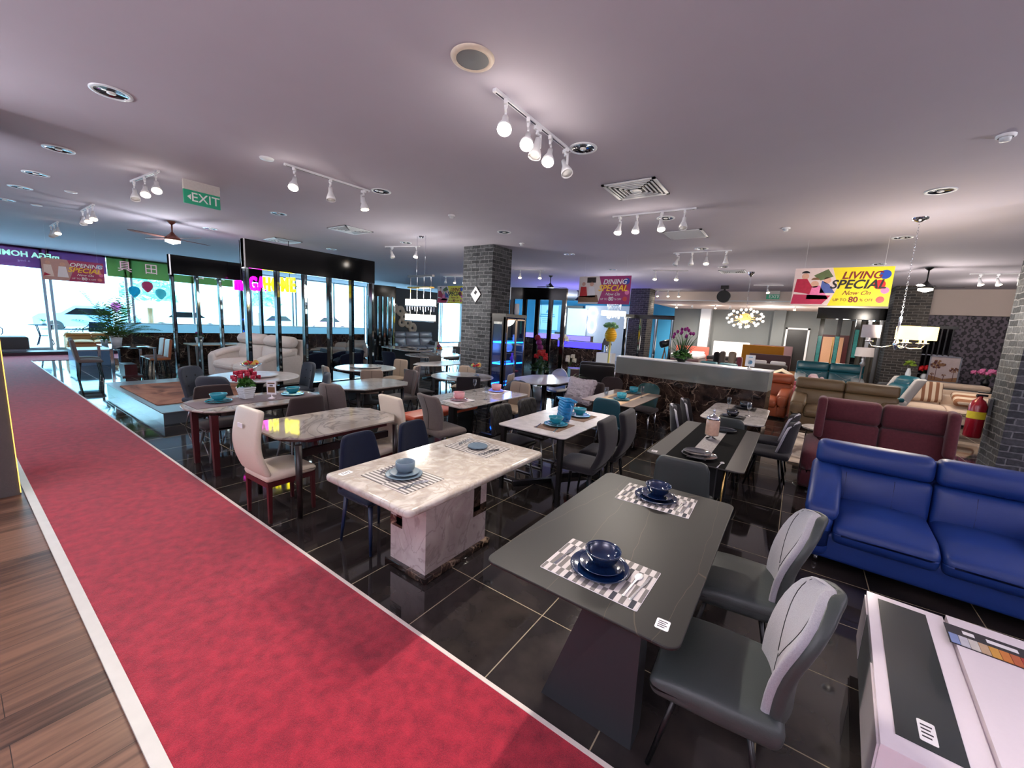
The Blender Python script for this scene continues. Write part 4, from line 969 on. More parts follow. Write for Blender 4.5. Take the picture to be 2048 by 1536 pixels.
# ---------------------------------------------------------------- sofas
def cushion_fn(d, puff=.03, sag=0):
    def fn(x, y, z):
        e = (1-(2*x/d[0])**2)*(1-(2*y/d[1])**2); return (x, y, z+(puff*e if z > 0 else 0))
    return fn
def sofa(label, x, y, rz, W_=1.6, D_=.92, n=2, sh=.43, bh=.92, armh=.62, armw=.2, ms=None, style='pad', feet=.06, name='sofa', marm=None, head=True, z=0, group=None, tilt=.16, wing=False, m_in=None):
    """front faces -Y at rz=0, origin at the floor centre"""
    t = thing(name, label, 'sofa', (x,y,z), rz, group); m_ = ms; marm = marm or ms
    MB().cush((0,.02,(feet+.26)/2+.02), (W_-.02,D_-.04,.26-feet+.06), .03, 4).out('base', m_, t)
    iw = W_-2*armw; cw = iw/n
    for i in range(n):
        cx = -iw/2+cw*(i+.5); d = (cw-.006, D_-.2, sh-.24)
        MB().cush((cx,-.10,.24+(sh-.24)/2), d, .055, 6, lambda X,Y,Z,d=d: (X,Y-(.02*(1-(2*Z/d[2])**2) if Y < 0 else 0),Z+(.03*(1-(2*X/d[0])**2)*(1-(2*Y/d[1])**2) if Z > 0 else 0)-(.03 if Y < -d[1]*.3 and Z > 0 else 0))).out('seat_cushion', m_, t)
    def lean(z0): return lambda X,Y,Z: (X, Y+(Z)*tilt, Z)
    bw = W_-.02 if not wing else W_-.24; bcw = bw/n
    hz = sh + (bh-sh)*.58
    for i in range(n):
        cx = -bw/2+bcw*(i+.5); zc = (sh-.06+hz)/2; hh = hz-sh+.06; yb = D_/2-.25
        def pf(X,Y,Z,hh=hh,w=bcw): return (X, Y+Z*tilt-((.09 if style == 'puff' else .035)*(1-(2*X/w)**2)*(1-(2*Z/hh)**2) if Y < 0 else 0), Z)
        lw = (bcw if abs(cx) > iw/2-cw*.7 and armh < sh+.1 else bcw)
        b = MB().cush((cx,yb,zc),(bcw-.006,.19,hh),.045,6,pf).out('back_cushion', m_, t)
        h2 = bh-hz+.01
        def pf2(X,Y,Z,h2=h2,w=bcw): return (X*(1-.10*max(0,Z/h2) if style == 'puff' else 1), Y+Z*tilt-((.08 if style == 'puff' else .03)*(1-(2*X/w)**2)*(1-(2*Z/h2)**2) if Y < 0 else 0), Z)
        if head: MB().cush((cx,yb+(hz-zc+h2/2)*tilt-.006,hz+h2/2-.004),(bcw-.004,.19 if style != 'puff' else .24,h2),.06 if style != 'puff' else .115,6,pf2).out('headrest', m_, t)
        if style == 'puff': pass
        if style == 'seamed':
            sb = MB()
            for xx in (-.16,.16): sb.tube([(cx+xx,yb-.095-.030*(1-(2*q)**2)*(1-(2*xx/bcw)**2)+q*hh*tilt-.0015,zc+q*hh) for q in [-.4+.1*k for k in range(9)]],.0022,5)
            sb.out('seam', m_in or m_black, b)
        if style == 'cross':
            sb = MB()
            for sg in (-1,1): sb.tube([(cx+sg*q*bcw*.7,yb-.097-.033*(1-(1.4*q)**2)*(1-(1.6*q)**2)+q*hh*.8*tilt,zc+q*hh*.8) for q in [-.45+.1*k for k in range(10)]],.004,5)
            sb.out('seam', m_in or m_black, b)
    MB().cush((0,D_/2-.06,(feet+bh-.06)/2+.05),(bw-.01,.10,bh-feet-.16),.045,4,lambda X,Y,Z: (X,Y+(Z+.1)*tilt*.75,Z)).out('back_frame', m_, t)
    for sg in (-1,1):
        ax = sg*(W_/2-armw/2)
        a = MB().cush((ax,-.02,(feet+armh)/2),(armw,D_-.06,armh-feet),.07,5,lambda X,Y,Z: (X,Y,Z-((.24 if style == 'seamed' else .10)*max(0,-Y/(D_/2))**1.2 if Z > 0 else 0))).out('arm', marm, t)
        if style in ('seamed','pad','cross','puff'):
            MB().cush((ax-sg*.01,-.06,armh-.015),(armw+.035,D_-.22,.12),.055,5,lambda X,Y,Z: (X,Y,Z-(.26 if style == 'seamed' else .16)*max(0,-Y/(D_/2))**1.3+.08*max(0,Y/(D_/2)))).out('arm_pad', m_in if style == 'cross' and m_in else marm, a)
        if wing:
            MB().cush((sg*(W_/2-.13),D_/2-.30,(armh+bh)/2+.02),(.10,.26,bh-armh+.0),.045,5,lambda X,Y,Z: (X,Y+Z*tilt,Z)).out('wing', m_, t)
    for sx in (-1,1):
        for sy in (-1,1): MB().tube([(sx*(W_/2-.12),sy*(D_/2-.12),feet+.02),(sx*(W_/2-.12),sy*(D_/2-.12),0)],.02,8).out('foot', m_chrome, t)
    return t
l_blue = leather('royal_blue_leather', (24,54,124), .42); f_maroon = fabric('maroon_microfibre', (92,44,50), var=.25, scale=40); l_tan = leather('tan_brown_leather', (110,90,64), .45)
l_tealb = leather('deep_teal_leather', (26,86,98), .3); f_whites = fabric('off_white_microfibre', (208,200,192), var=.08, scale=30); l_greyl = leather('grey_leather', (124,128,132), .3)
sofa('royal blue leather two-seat sofa in front of the maroon one',2.78,2.36,-3,1.62,.98,2,.44,.92,.64,.19,l_blue,'seamed',.09,m_in=M('blue_seam',(12,26,74),.6))
sofa('maroon high-back fabric sofa with wings between the blue and brown sofas',2.66,4.3,-3,1.44,.92,2,.45,1.10,.58,.17,f_maroon,'plain',.05,wing=True)
sofa('brown leather recliner sofa behind the maroon sofa',2.62,8.55,-3,1.72,.95,2,.46,1.0,.60,.24,l_tan,'pad',.05)
sofa('deep teal leather sofa with crossed stitching facing the camera',2.62,14.15,0,1.75,.95,2,.46,1.10,.62,.28,l_tealb,'cross',.05,m_in=M('pale_piping',(190,196,196),.5))
sofa('cream recliner sofa on the grey platform behind the screen',-8.65,2.15,8,2.15,1.0,2,.46,1.06,.66,.28,f_whites,'puff',.02,z=.2)
sofa('grey leather three-seat sofa under the disc wall art',-14.05,11.75,90,2.7,.95,3,.45,1.12,.6,.22,l_greyl,'pad',.08)
# cream sectional with cushions
f_creams = fabric('cream_linen', (206,182,160), var=.08, scale=60)
sofa('cream fabric sofa with striped cushions in the right corner',4.75,11.9,0,1.9,1.0,2,.42,.82,.62,.18,f_creams,'plain',.05,head=False)
o = MB().cush((0,0,0),(.5,.16,.5),.075,5,None,TR(4.45,11.76,.72,0,-18)).out('cushion', stripes('brown_stripe_cloth',(206,184,160),(128,84,60),(150,110,84),.06,3)); tag(o,'striped brown cushion on the left of the cream sofa','cushion','striped cushions')
o = MB().cush((0,0,0),(.5,.16,.5),.075,5,None,TR(5.1,11.66,.62,0,-66)).out('cushion', stripes('brown_stripe_cloth_b',(206,184,160),(140,92,62),(150,110,84),.09,3,1)); tag(o,'striped brown cushion lying toward the right of the cream sofa','cushion','striped cushions')
o = MB().cush((0,0,0),(.5,.14,.46),.065,5,None,TR(4.12,11.72,.70,14,-22)).out('cushion', f_creams); tag(o,'plain cream cushion leaning on the arm of the cream sofa','cushion')
o = MB().cush((4.75,13.3,.36),(2.1,.5,.72),.1,4).out('sofa_throw', fabric('dark_grey_throw',(70,70,72))); tag(o,'dark grey upholstered bench behind the cream sofa','bench')
o = MB().cush((5.1,13.35,.79),(1.5,.4,.15),.07,4).out('bolster_cushion', f_creams); tag(o,'long cream bolster lying on the dark grey bench','cushion')
# teal recliner seen from the side
t = thing('recliner_armchair','teal and pale grey leather recliner turned to the side by the brick column','armchair',(3.3,10.35,0),-66)
for nm, c, d, r_, mm, fn in (('base',(0,.05,.2),(.84,.8,.3),.05,l_tealb,None),('seat_cushion',(0,-.1,.40),(.5,.66,.14),.06,l_tealb,None),('footrest',(0,-.72,.36),(.5,.45,.12),.05,l_tealb,None)):
    MB().cush(c,d,r_,5,fn).out(nm, mm, t)
l_palet = leather('pale_grey_leather', (196,190,184), .4)
MB().cush((0,.42,.70),(.6,.2,.5),.08,5,lambda X,Y,Z:(X,Y+Z*.5,Z)).out('back_cushion', l_tealb, t); MB().cush((0,.6,1.0),(.56,.22,.24),.1,5,lambda X,Y,Z:(X,Y+Z*.4,Z)).out('headrest', l_tealb, t)
for sg in (-1,1):
    MB().cush((sg*.36,.0,.36),(.14,.86,.46),.06,5).out('arm', l_palet, t); MB().cush((sg*.36,-.05,.60),(.18,.8,.1),.045,5).out('arm_pad', l_tealb, t); MB().cush((sg*.32,.5,.78),(.1,.22,.62),.045,5,lambda X,Y,Z:(X,Y+Z*.5,Z)).out('side_bolster', l_palet, t)
# pink, orange chairs
f_pink = fabric('dusty_rose_velvet', (150,72,88), var=.15, scale=20, sheen=.6)
sofa('dusty rose velvet sofa with a cloth draped on it behind the partition',1.95,11.6,-90,1.7,.9,2,.44,.84,.62,.2,f_pink,'plain',.08)
o = MB().cush((0,0,0),(.5,.9,.03),.012,8,lambda x,y,z:(x,y,z-.5*abs(x)-.12*y*y)).out('cloth_throw', fabric('cream_throw',(206,190,160)), None, (1.45,11.1,.98)); tag(o,'cream cloth with black trim draped over the rose sofa','throw')
l_orange = leather('burnt_orange_leather', (168,86,54), .4)
sofa('burnt orange leather armchair at the right end of the marble partition',1.30,9.2,-6,.86,.9,1,.46,.98,.6,.2,l_orange,'pad',.05,name='armchair')
# small round side table with black ring base
t = thing('side_table','small round stone-topped side table with a black ring base','side table',(2.2,5.75,0))
MB().prism(circ(.27,32),.46,.485,.006).out('tabletop', mt_greyw, t); MB().tube([(.2*cos(2*pi*i/24),.2*sin(2*pi*i/24),.012) for i in range(25)],.011,6,cap=False).out('base_ring', m_black, t); MB().tube([(-.2,0,.015),(-.2,0,.46)],.011,6).tube([(.17,.1,.015),(.17,.1,.46)],.011,6).out('upright', m_black, t)
# shaggy pillow chair
t = thing('armchair','dark armchair under a white shaggy cushion before the partition','armchair',(-1.58,5.0,0),165)
MB().cush((0,0,.3),(.6,.6,.34),.08,5).out('seat', f_brown, t); MB().cush((0,-.28,.55),(.6,.14,.5),.06,5).out('backrest', f_brown, t)
m_shag = M('white_shag_fur',(206,196,200),.95,var=.25,scale=50,bmp=.8)
rnd = random.Random(3)
o = MB().cush((0,0,0),(.66,.24,.52),.1,18,lambda x,y,z:(x*(1-.12*(1-(2*z/.52)**2))+rnd.uniform(-.013,.013),y*(1.12-.75*max(abs(x)/.33,abs(z)/.26)**3)+rnd.uniform(-.013,.013),z*(1-.14*(1-(2*x/.66)**2))+rnd.uniform(-.013,.013)),TR(-1.50,4.76,.66,-12,-20)).out('cushion', m_shag); tag(o,'white shaggy cushion on the dark armchair before the partition','cushion')
# ---------------------------------------------------------------- display cabinet beside the column
m_led = M('blue_led_strip', (30,90,255), .4, emit=9, ecol=(20,110,255))
m_cab = M('dark_brown_cabinet', (40,32,32), .4, var=.15, scale=10); m_gm = M('bronze_frame', (120,104,92), .3, metal=1)
t = thing('display_cabinet','tall dark glass display cabinet with blue lit shelves beside the brick column','cabinet',(-3.53,5.2,0))
MB().box(-.19,.19,-.4,.4,0,.12).box(-.19,.19,-.4,.4,1.96,2.03).box(-.19,-.17,-.4,.4,.12,1.96).box(.14,.18,-.4,-.35,.12,1.96).box(.14,.18,.35,.4,.12,1.96).box(-.19,-.13,-.4,-.38,.12,1.96).box(.1,.18,-.4,-.38,.12,1.96).box(-.19,.18,.38,.4,.12,1.96).box(-.13,.1,-.4,-.38,.12,.3).box(-.13,.1,-.4,-.38,1.86,1.96).out('carcass', m_cab, t)
MB().box(-.13,.1,-.393,-.389,.3,1.86).out('side_glass', m_glass, t)
for y0, y1 in ((-.35,0),(0,.35)):
    d = MB().box(.18,.195,y0+.004,y0+.03,.14,1.93).box(.18,.195,y1-.03,y1-.004,.14,1.93).box(.18,.195,y0,y1,.14,.17).box(.18,.195,y0,y1,1.9,1.93).out('door', m_gm, t)
    MB().box(.186,.19,y0+.03,y1-.03,.17,1.9).out('pane', m_glass, d)
    MB().box(.195,.215,(y1-.04 if y1 == 0 else y0+.025),(y1-.025 if y1 == 0 else y0+.04),.9,1.15).out('handle', m_chrome, d)
for z in (.5,.96,1.42):
    s_ = MB().box(-.165,.165,-.37,.37,z,z+.012).out('shelf', m_glass, t); MB().box(.15,.168,-.37,.37,z-.012,z+.016).box(-.165,-.15,-.37,.37,z-.012,z+.016).box(-.15,.15,-.376,-.364,z-.012,z+.016).out('led_strip', m_led, s_)
cabn = [('framed_picture','framed picture on the top shelf of the lit cabinet','picture frame',-.16,1.432),('figurine','pale figurine on the top shelf of the lit cabinet','figurine',.2,1.432),('tea_cup','cup with gold trim on the middle shelf of the lit cabinet','cup',-.2,.972),('vase','dark vase on the middle shelf of the lit cabinet','vase',.18,.972),('basket','small basket on the lower shelf of the lit cabinet','basket',.15,.512),('figurine','white figure on the lower shelf of the lit cabinet','figurine',-.2,.512)]
for i, (nm, lb, ct, y, z) in enumerate(cabn):
    if nm == 'framed_picture': o = MB().mat(m_pot).box(-.008,.008,-.08,.08,0,.2).mat(m_teal_wall).box(.008,.01,-.06,.06,.02,.18).out(nm, m_pot)
    elif nm == 'figurine': o = MB().lathe([(.03,0),(.02,.03),(.03,.08),(.012,.12)],n=10,capb=True).ball((0,0,.14),.025,8).out(nm, m_pot)
    elif nm == 'tea_cup': o = cup_mb(.05).out(nm, m_pot)
    elif nm == 'vase': o = MB().lathe([(.03,0),(.06,.08),(.02,.15),(.03,.2)],n=12,capb=True).out(nm, m_purple)
    else: o = MB().lathe([(.05,0),(.07,.09),(.06,.09),(.045,.01)],n=12,capb=True).out(nm, m_walnut)
    o.location = (-3.53,5.2+y,z); tag(o, lb, ct)
o = MB().lathe([(.045,0),(.055,.06),(.05,.24),(.04,.24)],n=16,capb=True).out('vase', m_pot, None, (-3.45,5.35,2.03)); tag(o,'white cylinder vase standing on top of the lit cabinet','vase')
# ---------------------------------------------------------------- screens of posts and mirror strips
m_mir = M('mirror_strip', (150,170,180), .04, metal=1, var=.02)
def screen(label, x, y, L_, H_, beam, n, rz, pw=.07, base=.0, mir=True, thick=.12, zb=0):
    """runs along local x from 0 to L_"""
    t = thing('room_divider_screen', label, 'screen', (x,y,zb), rz)
    MB().box(0,L_,-thick/2,thick/2,H_-beam,H_).out('top_beam', m_blackgloss, t)
    MB().box(0,.025,-thick/2-.004,thick/2+.004,H_-beam-.02,H_+.004).out('beam_end_trim', m_greytrim, t)
    if base: MB().box(0,L_,-thick/2,thick/2,0,base).out('base', m_blackgloss, t)
    for i in range(n):
        xx = .01+(L_-pw-.02)*i/(n-1)
        p_ = MB().box(xx,xx+pw,-thick/2+.005,thick/2-.005,base,H_-beam).out('post', m_blackgloss, t)
        if mir: MB().box(xx+pw*.2,xx+pw*.8,-thick/2+.001,-thick/2+.006,base,H_-beam).box(xx+pw*.2,xx+pw*.8,thick/2-.006,thick/2-.001,base,H_-beam).out('mirror_strip', m_mir, p_)
    return t
screen('tall black screen with mirrored posts in front of the pink and yellow neon sign',-6.95,1.32,2.85,2.94,.52,6,90,base=.12,zb=.2)
screen('black screen of slim posts behind the grey platform',-9.85,.98,1.9,2.95,.42,5,90,pw=.06,base=.2)
screen('far black screen with bright slits left of the disc wall art',-11.2,7.0,1.05,2.95,.4,6,75,pw=.1)
screen('dark screen of posts with ornaments behind the lit cabinet',-4.75,6.9,1.55,2.78,.3,5,14,pw=.1,base=.1,mir=False)
screen('black screen with glass posts between the ring chandelier and the brick column',-2.9,10.6,1.5,2.3,.12,4,5,pw=.07)
# neon sign
m_npink = M('pink_neon_letters', (255,20,200), .4, emit=2.6, ecol=(255,0,215)); m_nyel = M('yellow_neon_letters', (255,235,20), .4, emit=2.6, ecol=(250,236,0))
t = thing('neon_sign','pink and yellow neon lettering hanging behind the tall black screen','sign',(-8.75,2.46,2.43),21)
T_ = TR(0,0,0,0,90)
text('letters','mEGA',.44,m_npink,t,TR(-.42,0,0,0,90)@Matrix.Diagonal((.70,1,1,1)),bold=.016,ext=.02,space=1.16); text('letters','HOME',.44,m_nyel,t,TR(.42,0,0,0,90)@Matrix.Diagonal((.66,1,1,1)),bold=.016,ext=.02,space=1.16)
MB().box(-.9,.9,.022,.034,-.015,.005).out('support_rail', m_black, t)
for x in (-.7,.7): MB().box(x-.005,x+.005,.022,.034,.0,1.02).out('hanger', m_black, t)
# disc wall art and its black wall
struct('wall_black_panel', MB().box(-15.1,-14.9,9.9,14.2,0,3.25), m_matte)
m_disc = M('woven_disc', (188,170,146), .8, var=.35, scale=14)
for i, (y, z, r) in enumerate(((10.75,1.95,.36),(11.1,2.25,.26),(11.5,2.12,.27),(11.6,1.55,.24),(11.75,1.85,.27),(12.0,1.52,.25),(12.3,1.28,.28))):
    o = MB().lathe([(r,0),(r,.03),(r*.9,.05),(r*.3,.02),(r*.25,.0)],n=28,T=TR(0,0,0,0,0,90)).prism([(0.0+.001,0)]+[(0,0)]*0+[(0,.001),(.001,.001)],0,.001).out('wall_disc', m_disc, None, (-14.9,y,z))
    tag(o, ['largest round woven disc, left end of the wall art','small woven disc above the gap of the wall art','upper middle woven disc of the wall art','woven disc half hidden low in the wall art','right middle woven disc of the wall art','lower woven disc of the wall art','lowest woven disc, right end of the wall art'][i], 'wall decoration', 'woven discs on the black wall')
# plants by the cabinet
t = thing('potted_flowers','red flowered plant in a pale pot between the lit cabinet and the octagonal table','plant',(-3.35,6.35,0)); MB().lathe([(.12,0),(.17,.35),(.15,.35)],n=16,capb=True,capt=True).out('pot',m_pot,t); MB().lathe([(.06,.35),(.05,.9),(.001,.9)],n=8).out('trunk',m_greend,t); foliage('leaves',120,m_greend,(0,0,.75),.24,t,.06,12); flowers(t,6,.98,1.2,.14,m_brightred,.055,5)
t = thing('potted_flowers','grassy plant with white ball flowers in a black planter','plant',(-2.8,6.8,0)); MB().prism(rrect(.5,.5,.04),0,.42,.01).out('planter',m_black,t); leaves('leaves',90,m_olive,(0,0,.42),.62,.016,t,21,.6,.9,.05); flowers(t,4,.95,1.12,.2,m_ivory,.05,8)
t = thing('flower_vase','tall slim dark vase with white lilies before the blue-lit counter','vase',(-5.2,10.9,0)); MB().lathe([(.14,0),(.14,.02),(.02,.06),(.018,.9),(.05,1.15),(.045,1.15)],n=14,capb=True).out('vase',m_black,t); flowers(t,6,1.25,1.5,.16,m_ivory,.06,3); leaves('leaves',8,m_greend,(0,0,1.12),.4,.02,t,4,.2,.9)
t = thing('christmas_ornament','hanging deep red bauble cluster between the dark screen posts','ornament',(-3.75,6.86,0)); MB().tube([(0,0,1.55),(0,0,2.48)],.004,5).out('cord',m_black,t)
for i in range(3): MB().ball((.05*(i-1),0,1.5-.12*i),.08,12).out('bauble',m_purple if i else m_red,t)
# tulip planter and stand on the partition
t = thing('potted_flowers','black bowl of purple tulips and green leaves on the partition top','flowers',(-.03,5.92,1.298)); MB().lathe([(.06,0),(.14,.07),(.15,.10),(.13,.10),(.0001,.06)],n=20,capb=True).out('bowl',m_black,t); foliage('leaves',300,m_green,(0,0,.09),.2,t,.03,14,.6); leaves('long_leaves',34,m_greend,(0,0,.1),.42,.012,t,15,.12,1.0,.01)
flowers(t,13,.34,.60,.2,m_purple,.028,16,bloom='tulip')
t = thing('sign_stand','small white sign on a stand at the right end of the partition top','sign',(1.1,5.72,1.298),8); MB().lathe([(.04,0),(.04,.006),(.008,.02),(.008,.045)],n=16,capb=True).out('foot',m_pot,t); b = MB().box(-.07,.07,-.004,.004,.04,.23).out('board',m_pot,t)
MB().prism(circ(.035,20),-.001,.0,0,TR(0,-.004,.11,0,90)).box(-.03,.03,-.0055,-.004,.19,.2).out('emblem',m_teal_wall,b)
# low cabinets by the partition
for i,(x,y,w,l,rz,lb) in enumerate(((-3.85,10.6,1.6,.5,38,'long low dark cabinet with a grey top beyond the octagonal table'),(-2.95,10.1,.8,.8,10,'square low dark cabinet with a white top beyond the octagonal table'))):
    t = thing('low_cabinet',lb,'cabinet',(x,y,0),rz); MB().box(-w/2,w/2,-l/2,l/2,.06,.42).out('body',M('dark_plum_wood',(66,48,54),.4) if i == 0 else m_espresso,t); MB().box(-w/2-.01,w/2+.01,-l/2-.01,l/2+.01,.42,.445).out('top',[mt_greyw,m_white][i],t); MB().box(-.004,.004,-l/2-.004,-l/2,.08,.4).out('door_gap',m_black,t)
    for sx in (-1,1):
        for sy in (-1,1): MB().tube([(sx*(w/2-.06),sy*(l/2-.06),.06),(sx*(w/2-.06),sy*(l/2-.06),0)],.02,6).out('foot',m_black,t)
o = MB().cush((0,0,0),(.3,.3,.06),.025,4).out('seat_pad', m_brightred, None, (-1.8,7.3,.48)); tag(o,'small red padded stool top before the low dark cabinets','stool')
MB().tube([(0,0,-.03),(0,0,-.48)],.03,8).lathe([(.16,-.48),(.16,-.465),(.03,-.45)],n=16,capb=True).out('stem', m_chrome, o)
# ---------------------------------------------------------------- lamps
def shade(o, c, r0, r1, h, m, name='lamp_shade', n=28): return MB().lathe([(r0,0),(r1,h),(r1-.006,h),(r0-.006,0)],c,n).out(name, m, o)
t = thing('floor_lamp','floor lamp with white drum shade and ball stem by the far brick column','floor lamp',(3.2,12.3,0)); MB().lathe([(.15,0),(.15,.02),(.02,.04),(.016,1.15),(.03,1.17),(.07,1.24),(.03,1.31),(.05,1.36),(.02,1.42),(.01,1.46)],n=20,capb=True).out('pole', M('pewter',(150,148,150),.3,metal=.6), t); shade(t,(0,0,1.44),.2,.19,.24,m_shade_white)
t = thing('floor_lamp','white floor lamp seen between the far black screen posts','floor lamp',(-11.7,8.35,0)); MB().lathe([(.14,0),(.14,.02),(.012,.04),(.012,1.25),(.05,1.32),(.02,1.4)],n=16,capb=True).out('pole',m_pot,t); shade(t,(0,0,1.38),.2,.18,.34,m_shade_white)
t = thing('table_lamp','grey table lamp behind the right end of the blue-lit counter','lamp',(-4.15,12.4,0)); MB().box(-.3,.3,-.2,.2,0,.9).out('side_cabinet',m_white,t); MB().lathe([(.07,.9),(.07,.92),(.03,.95),(.09,1.1),(.02,1.22)],n=14,capb=True).out('base',m_steel,t); shade(t,(0,0,1.2),.19,.11,.26,M('grey_shade',(78,72,76),.8))
t = thing('pineapple_planter','yellow ribbed planter of green leaves on a pale yellow post','planter',(-2.72,9.1,0)); MB().lathe([(.12,0),(.12,.03),(.03,.05),(.03,1.45)],n=12,capb=True).out('post',M('pale_yellow',(226,214,120),.4),t)
b = MB()
for i in range(8): b.lathe([(.09+.07*sin(pi*min(1,(i+.3)/7.5)),1.46+i*.05),(.11+.075*sin(pi*min(1,(i+.8)/7.5)),1.485+i*.05),(.09+.07*sin(pi*min(1,(i+1.3)/7.5)),1.51+i*.05)],n=18)
b.out('pot',M('yellow_glaze',(240,186,20),.35,var=.1),t); foliage('leaves',90,M('mint_leaf',(150,200,150),.6,var=.3),(0,0,1.87),.2,t,.07,31,.7)
# pendant chandeliers
def canopy(mb, z, r=.09): return mb.lathe([(r,z),(r*.95,z-.02),(.02,z-.04)],n=20)
t = thing('chandelier','two-tier crystal chandelier with rows of lit white shades above the fruit-stand table','chandelier',(-4.62,3.6,0))
b = MB()
for x in (-.12,.12): b.tube([(x,0,H),(x,0,2.70)],.006,6); canopy(b,H,.05)
b.out('rod',m_chrome,t); MB().box(-.36,.36,-.03,.03,2.66,2.70).out('upper_bar',m_steel,t); MB().box(-.34,.34,-.05,.05,2.44,2.47).out('lower_bar',m_brass,t)
b = MB()
for x in (-.3,-.1,.1,.3): b.tube([(x,0,2.66),(x,0,1.86)],.004,5)
b.out('drop_wire',m_chrome,t)
cr = M('crystal',(220,224,250),.05,var=.1,coat=.5)
for row, z in ((0,2.10),(1,1.80)):
    for i in range(4):
        x = -.33+.22*i; s_ = MB().lathe([(.085,0),(.085,.12)],(x,0,z),18).out('lamp_shade',m_bulbw,t)
    MB().box(-.44,.44,-.03,.03,z-.022,z-.01).out('tray',m_chrome,t)
b = MB()
for i in range(22): b.tube([(-.42+.84*i/21,.02*(-1)**i,2.075),(-.42+.84*i/21,.02*(-1)**i,1.98+.03*(i%3))],.009,6)
b.out('crystal_fringe',cr,t)
def chain(mb, a, c, n, w=.012):
    a = Vector(a); c = Vector(c); d = (c-a)
    for i in range(n):
        p0 = a+d*(i/n); p1 = a+d*((i+1.25)/n); s = Vector((w,0,0)) if i%2 else Vector((0,w,0)); q = (p0+p1)/2
        mb.tube([p0,q+s,p1,q-s,p0],.0028,5)
    return mb
t = thing('chandelier','chrome branched chandelier with lit cream drum shades hanging by a long chain','chandelier',(2.78,5.3,0))
MB().lathe([(.085,H),(.08,H-.02),(.02,H-.05)],n=20).out('canopy',m_chrome,t); chain(MB(),(0,0,H-.04),(0,0,2.18),34).out('chain',m_chrome,t)
MB().lathe([(.016,2.2),(.016,1.9),(.03,1.88),(.03,1.82),(.01,1.76)],n=12).out('stem',m_chrome,t)
for i, (x, y, on) in enumerate(((-.28,-.08,0),(.08,-.16,1),(.27,-.04,1),(.10,.18,1),(.26,.18,1))):
    a_ = MB().tube([(0,0,1.83),(x*.5,y*.5,1.79),(x*.9,y*.9,1.80),(x,y,1.85)],.007,6).lathe([(.012,1.85),(.045,1.86),(.045,1.87),(.014,1.875),(.014,1.92)],(x,y,0),12).out('arm',m_chrome,t)
    shade(a_,(x,y,1.91),.10,.10,.17,m_shade_on if on else m_shade_white,n=24)
t = thing('chandelier','round sputnik chandelier of many small lit globes with an amber core','chandelier',(.5,10.1,0))
MB().lathe([(.08,H),(.07,H-.04),(.015,H-.12)],n=16).out('canopy',m_chrome,t); chain(MB(),(0,0,H-.1),(0,0,2.55),20,.014).out('chain',m_chrome,t)
MB().ball((0,0,2.28),.13,16).out('core',M('amber_core',(230,150,90),.3,emit=1.2,ecol=(255,150,80)),t)
b = MB(); g_ = MB()
for i in range(34):
    z = 1-2*(i+.5)/34; a = i*2.39996; r_ = sqrt(1-z*z); p = Vector((.42*r_*cos(a),.42*r_*sin(a),2.28+.24*z)); b.tube([(0,0,2.28),p],.004,5); g_.ball(p,.034,8)
b.out('spoke',m_brass,t); o_ = g_.out('globe_bulbs',m_bulbw,t); o_['kind'] = 'stuff'
t = thing('chandelier','white ring chandelier with hanging crystals left of the far brick column','chandelier',(-3.05,10.0,0))
MB().tube([(0,0,H),(0,0,2.6)],.006,6).out('rod',m_chrome,t); MB().lathe([(.37,2.22),(.37,2.36),(.34,2.36),(.34,2.22)],n=32).out('lit_ring',m_bulbw,t)
b = MB()
for i in range(24): b.tube([(.2*cos(i*.5),.2*sin(i*.5),2.6-.01*(i%4)),(.2*cos(i*.5),.2*sin(i*.5),2.12+.03*(i%3))],.012,6)
b.out('crystal_rods',m_glass,t)
t = thing('ring_light','white infinity shaped neon tube on the reception wall','light',(-8.2,19.85,0)); 
MB().tube([(.28*cos(2*pi*i/28),0,2.62+.28*sin(2*pi*i/28)) for i in range(29)],.05,8,cap=False).tube([(.24*cos(2*pi*i/28),0,1.92+.42*sin(2*pi*i/28)) for i in range(29)],.05,8,cap=False).out('neon_tube',m_bulbw,t)
# ---------------------------------------------------------------- ceiling fittings
m_refl = M('downlight_reflector', (120,124,134), .12, metal=1, var=.2, scale=30)
DL = [(-2.83,-1.15),(-5.03,-1.16),(-6.63,-1.17),(-7.9,-1.2),(-9.4,-1.25),(-.09,1.43),(2.72,4.09),(-2.93,1.39),(-5.62,1.37),(-8.48,1.35),(-2.83,3.93),(-8.19,3.84),(-5.50,3.95),(-2.76,6.31),(2.80,6.55),(2.86,9.32),(-.06,4.08),(-.04,6.54),(0,9.02),(-2.75,8.88)]
dlp = None
where = ['nearest the top left corner of the photo','second from the top left along the carpet','third from the top left along the carpet','fourth along the carpet toward the windows','fifth along the carpet toward the windows','at the right end of the nearest spotlight track','right of the big chain chandelier','at the right end of the three-spot track','between the exit sign and the long track','above the ceiling fan','above the brick column','above the front black screen','just left of the crystal chandelier rods','behind the brick column','nearest the living banner','just above the living banner','beside the four-spot track near the vent','above the farther four-spot track','left of the sputnik chandelier canopy','above the dining banner']
for i, (x, y) in enumerate(DL):
    lb = 'recessed chrome downlight '+where[i]
    if dlp is None:
        dlp = thing('recessed_downlight', lb, 'ceiling light', (x,y,H), 0, 'recessed ceiling downlights')
        MB().lathe([(.125,.0),(.125,-.008),(.10,-.008),(.098,0)],n=32).out('trim_ring', m_greytrim, dlp)
        MB().lathe([(.098,-.006),(.098,-.003),(.0001,-.002)],n=32).out('reflector', m_refl, dlp); MB().lathe([(.028,-.004),(.028,-.012),(.0001,-.014)],n=16).out('bulb', m_bulboff, dlp)
    else: dup(dlp, (x,y,H), 0, lb)
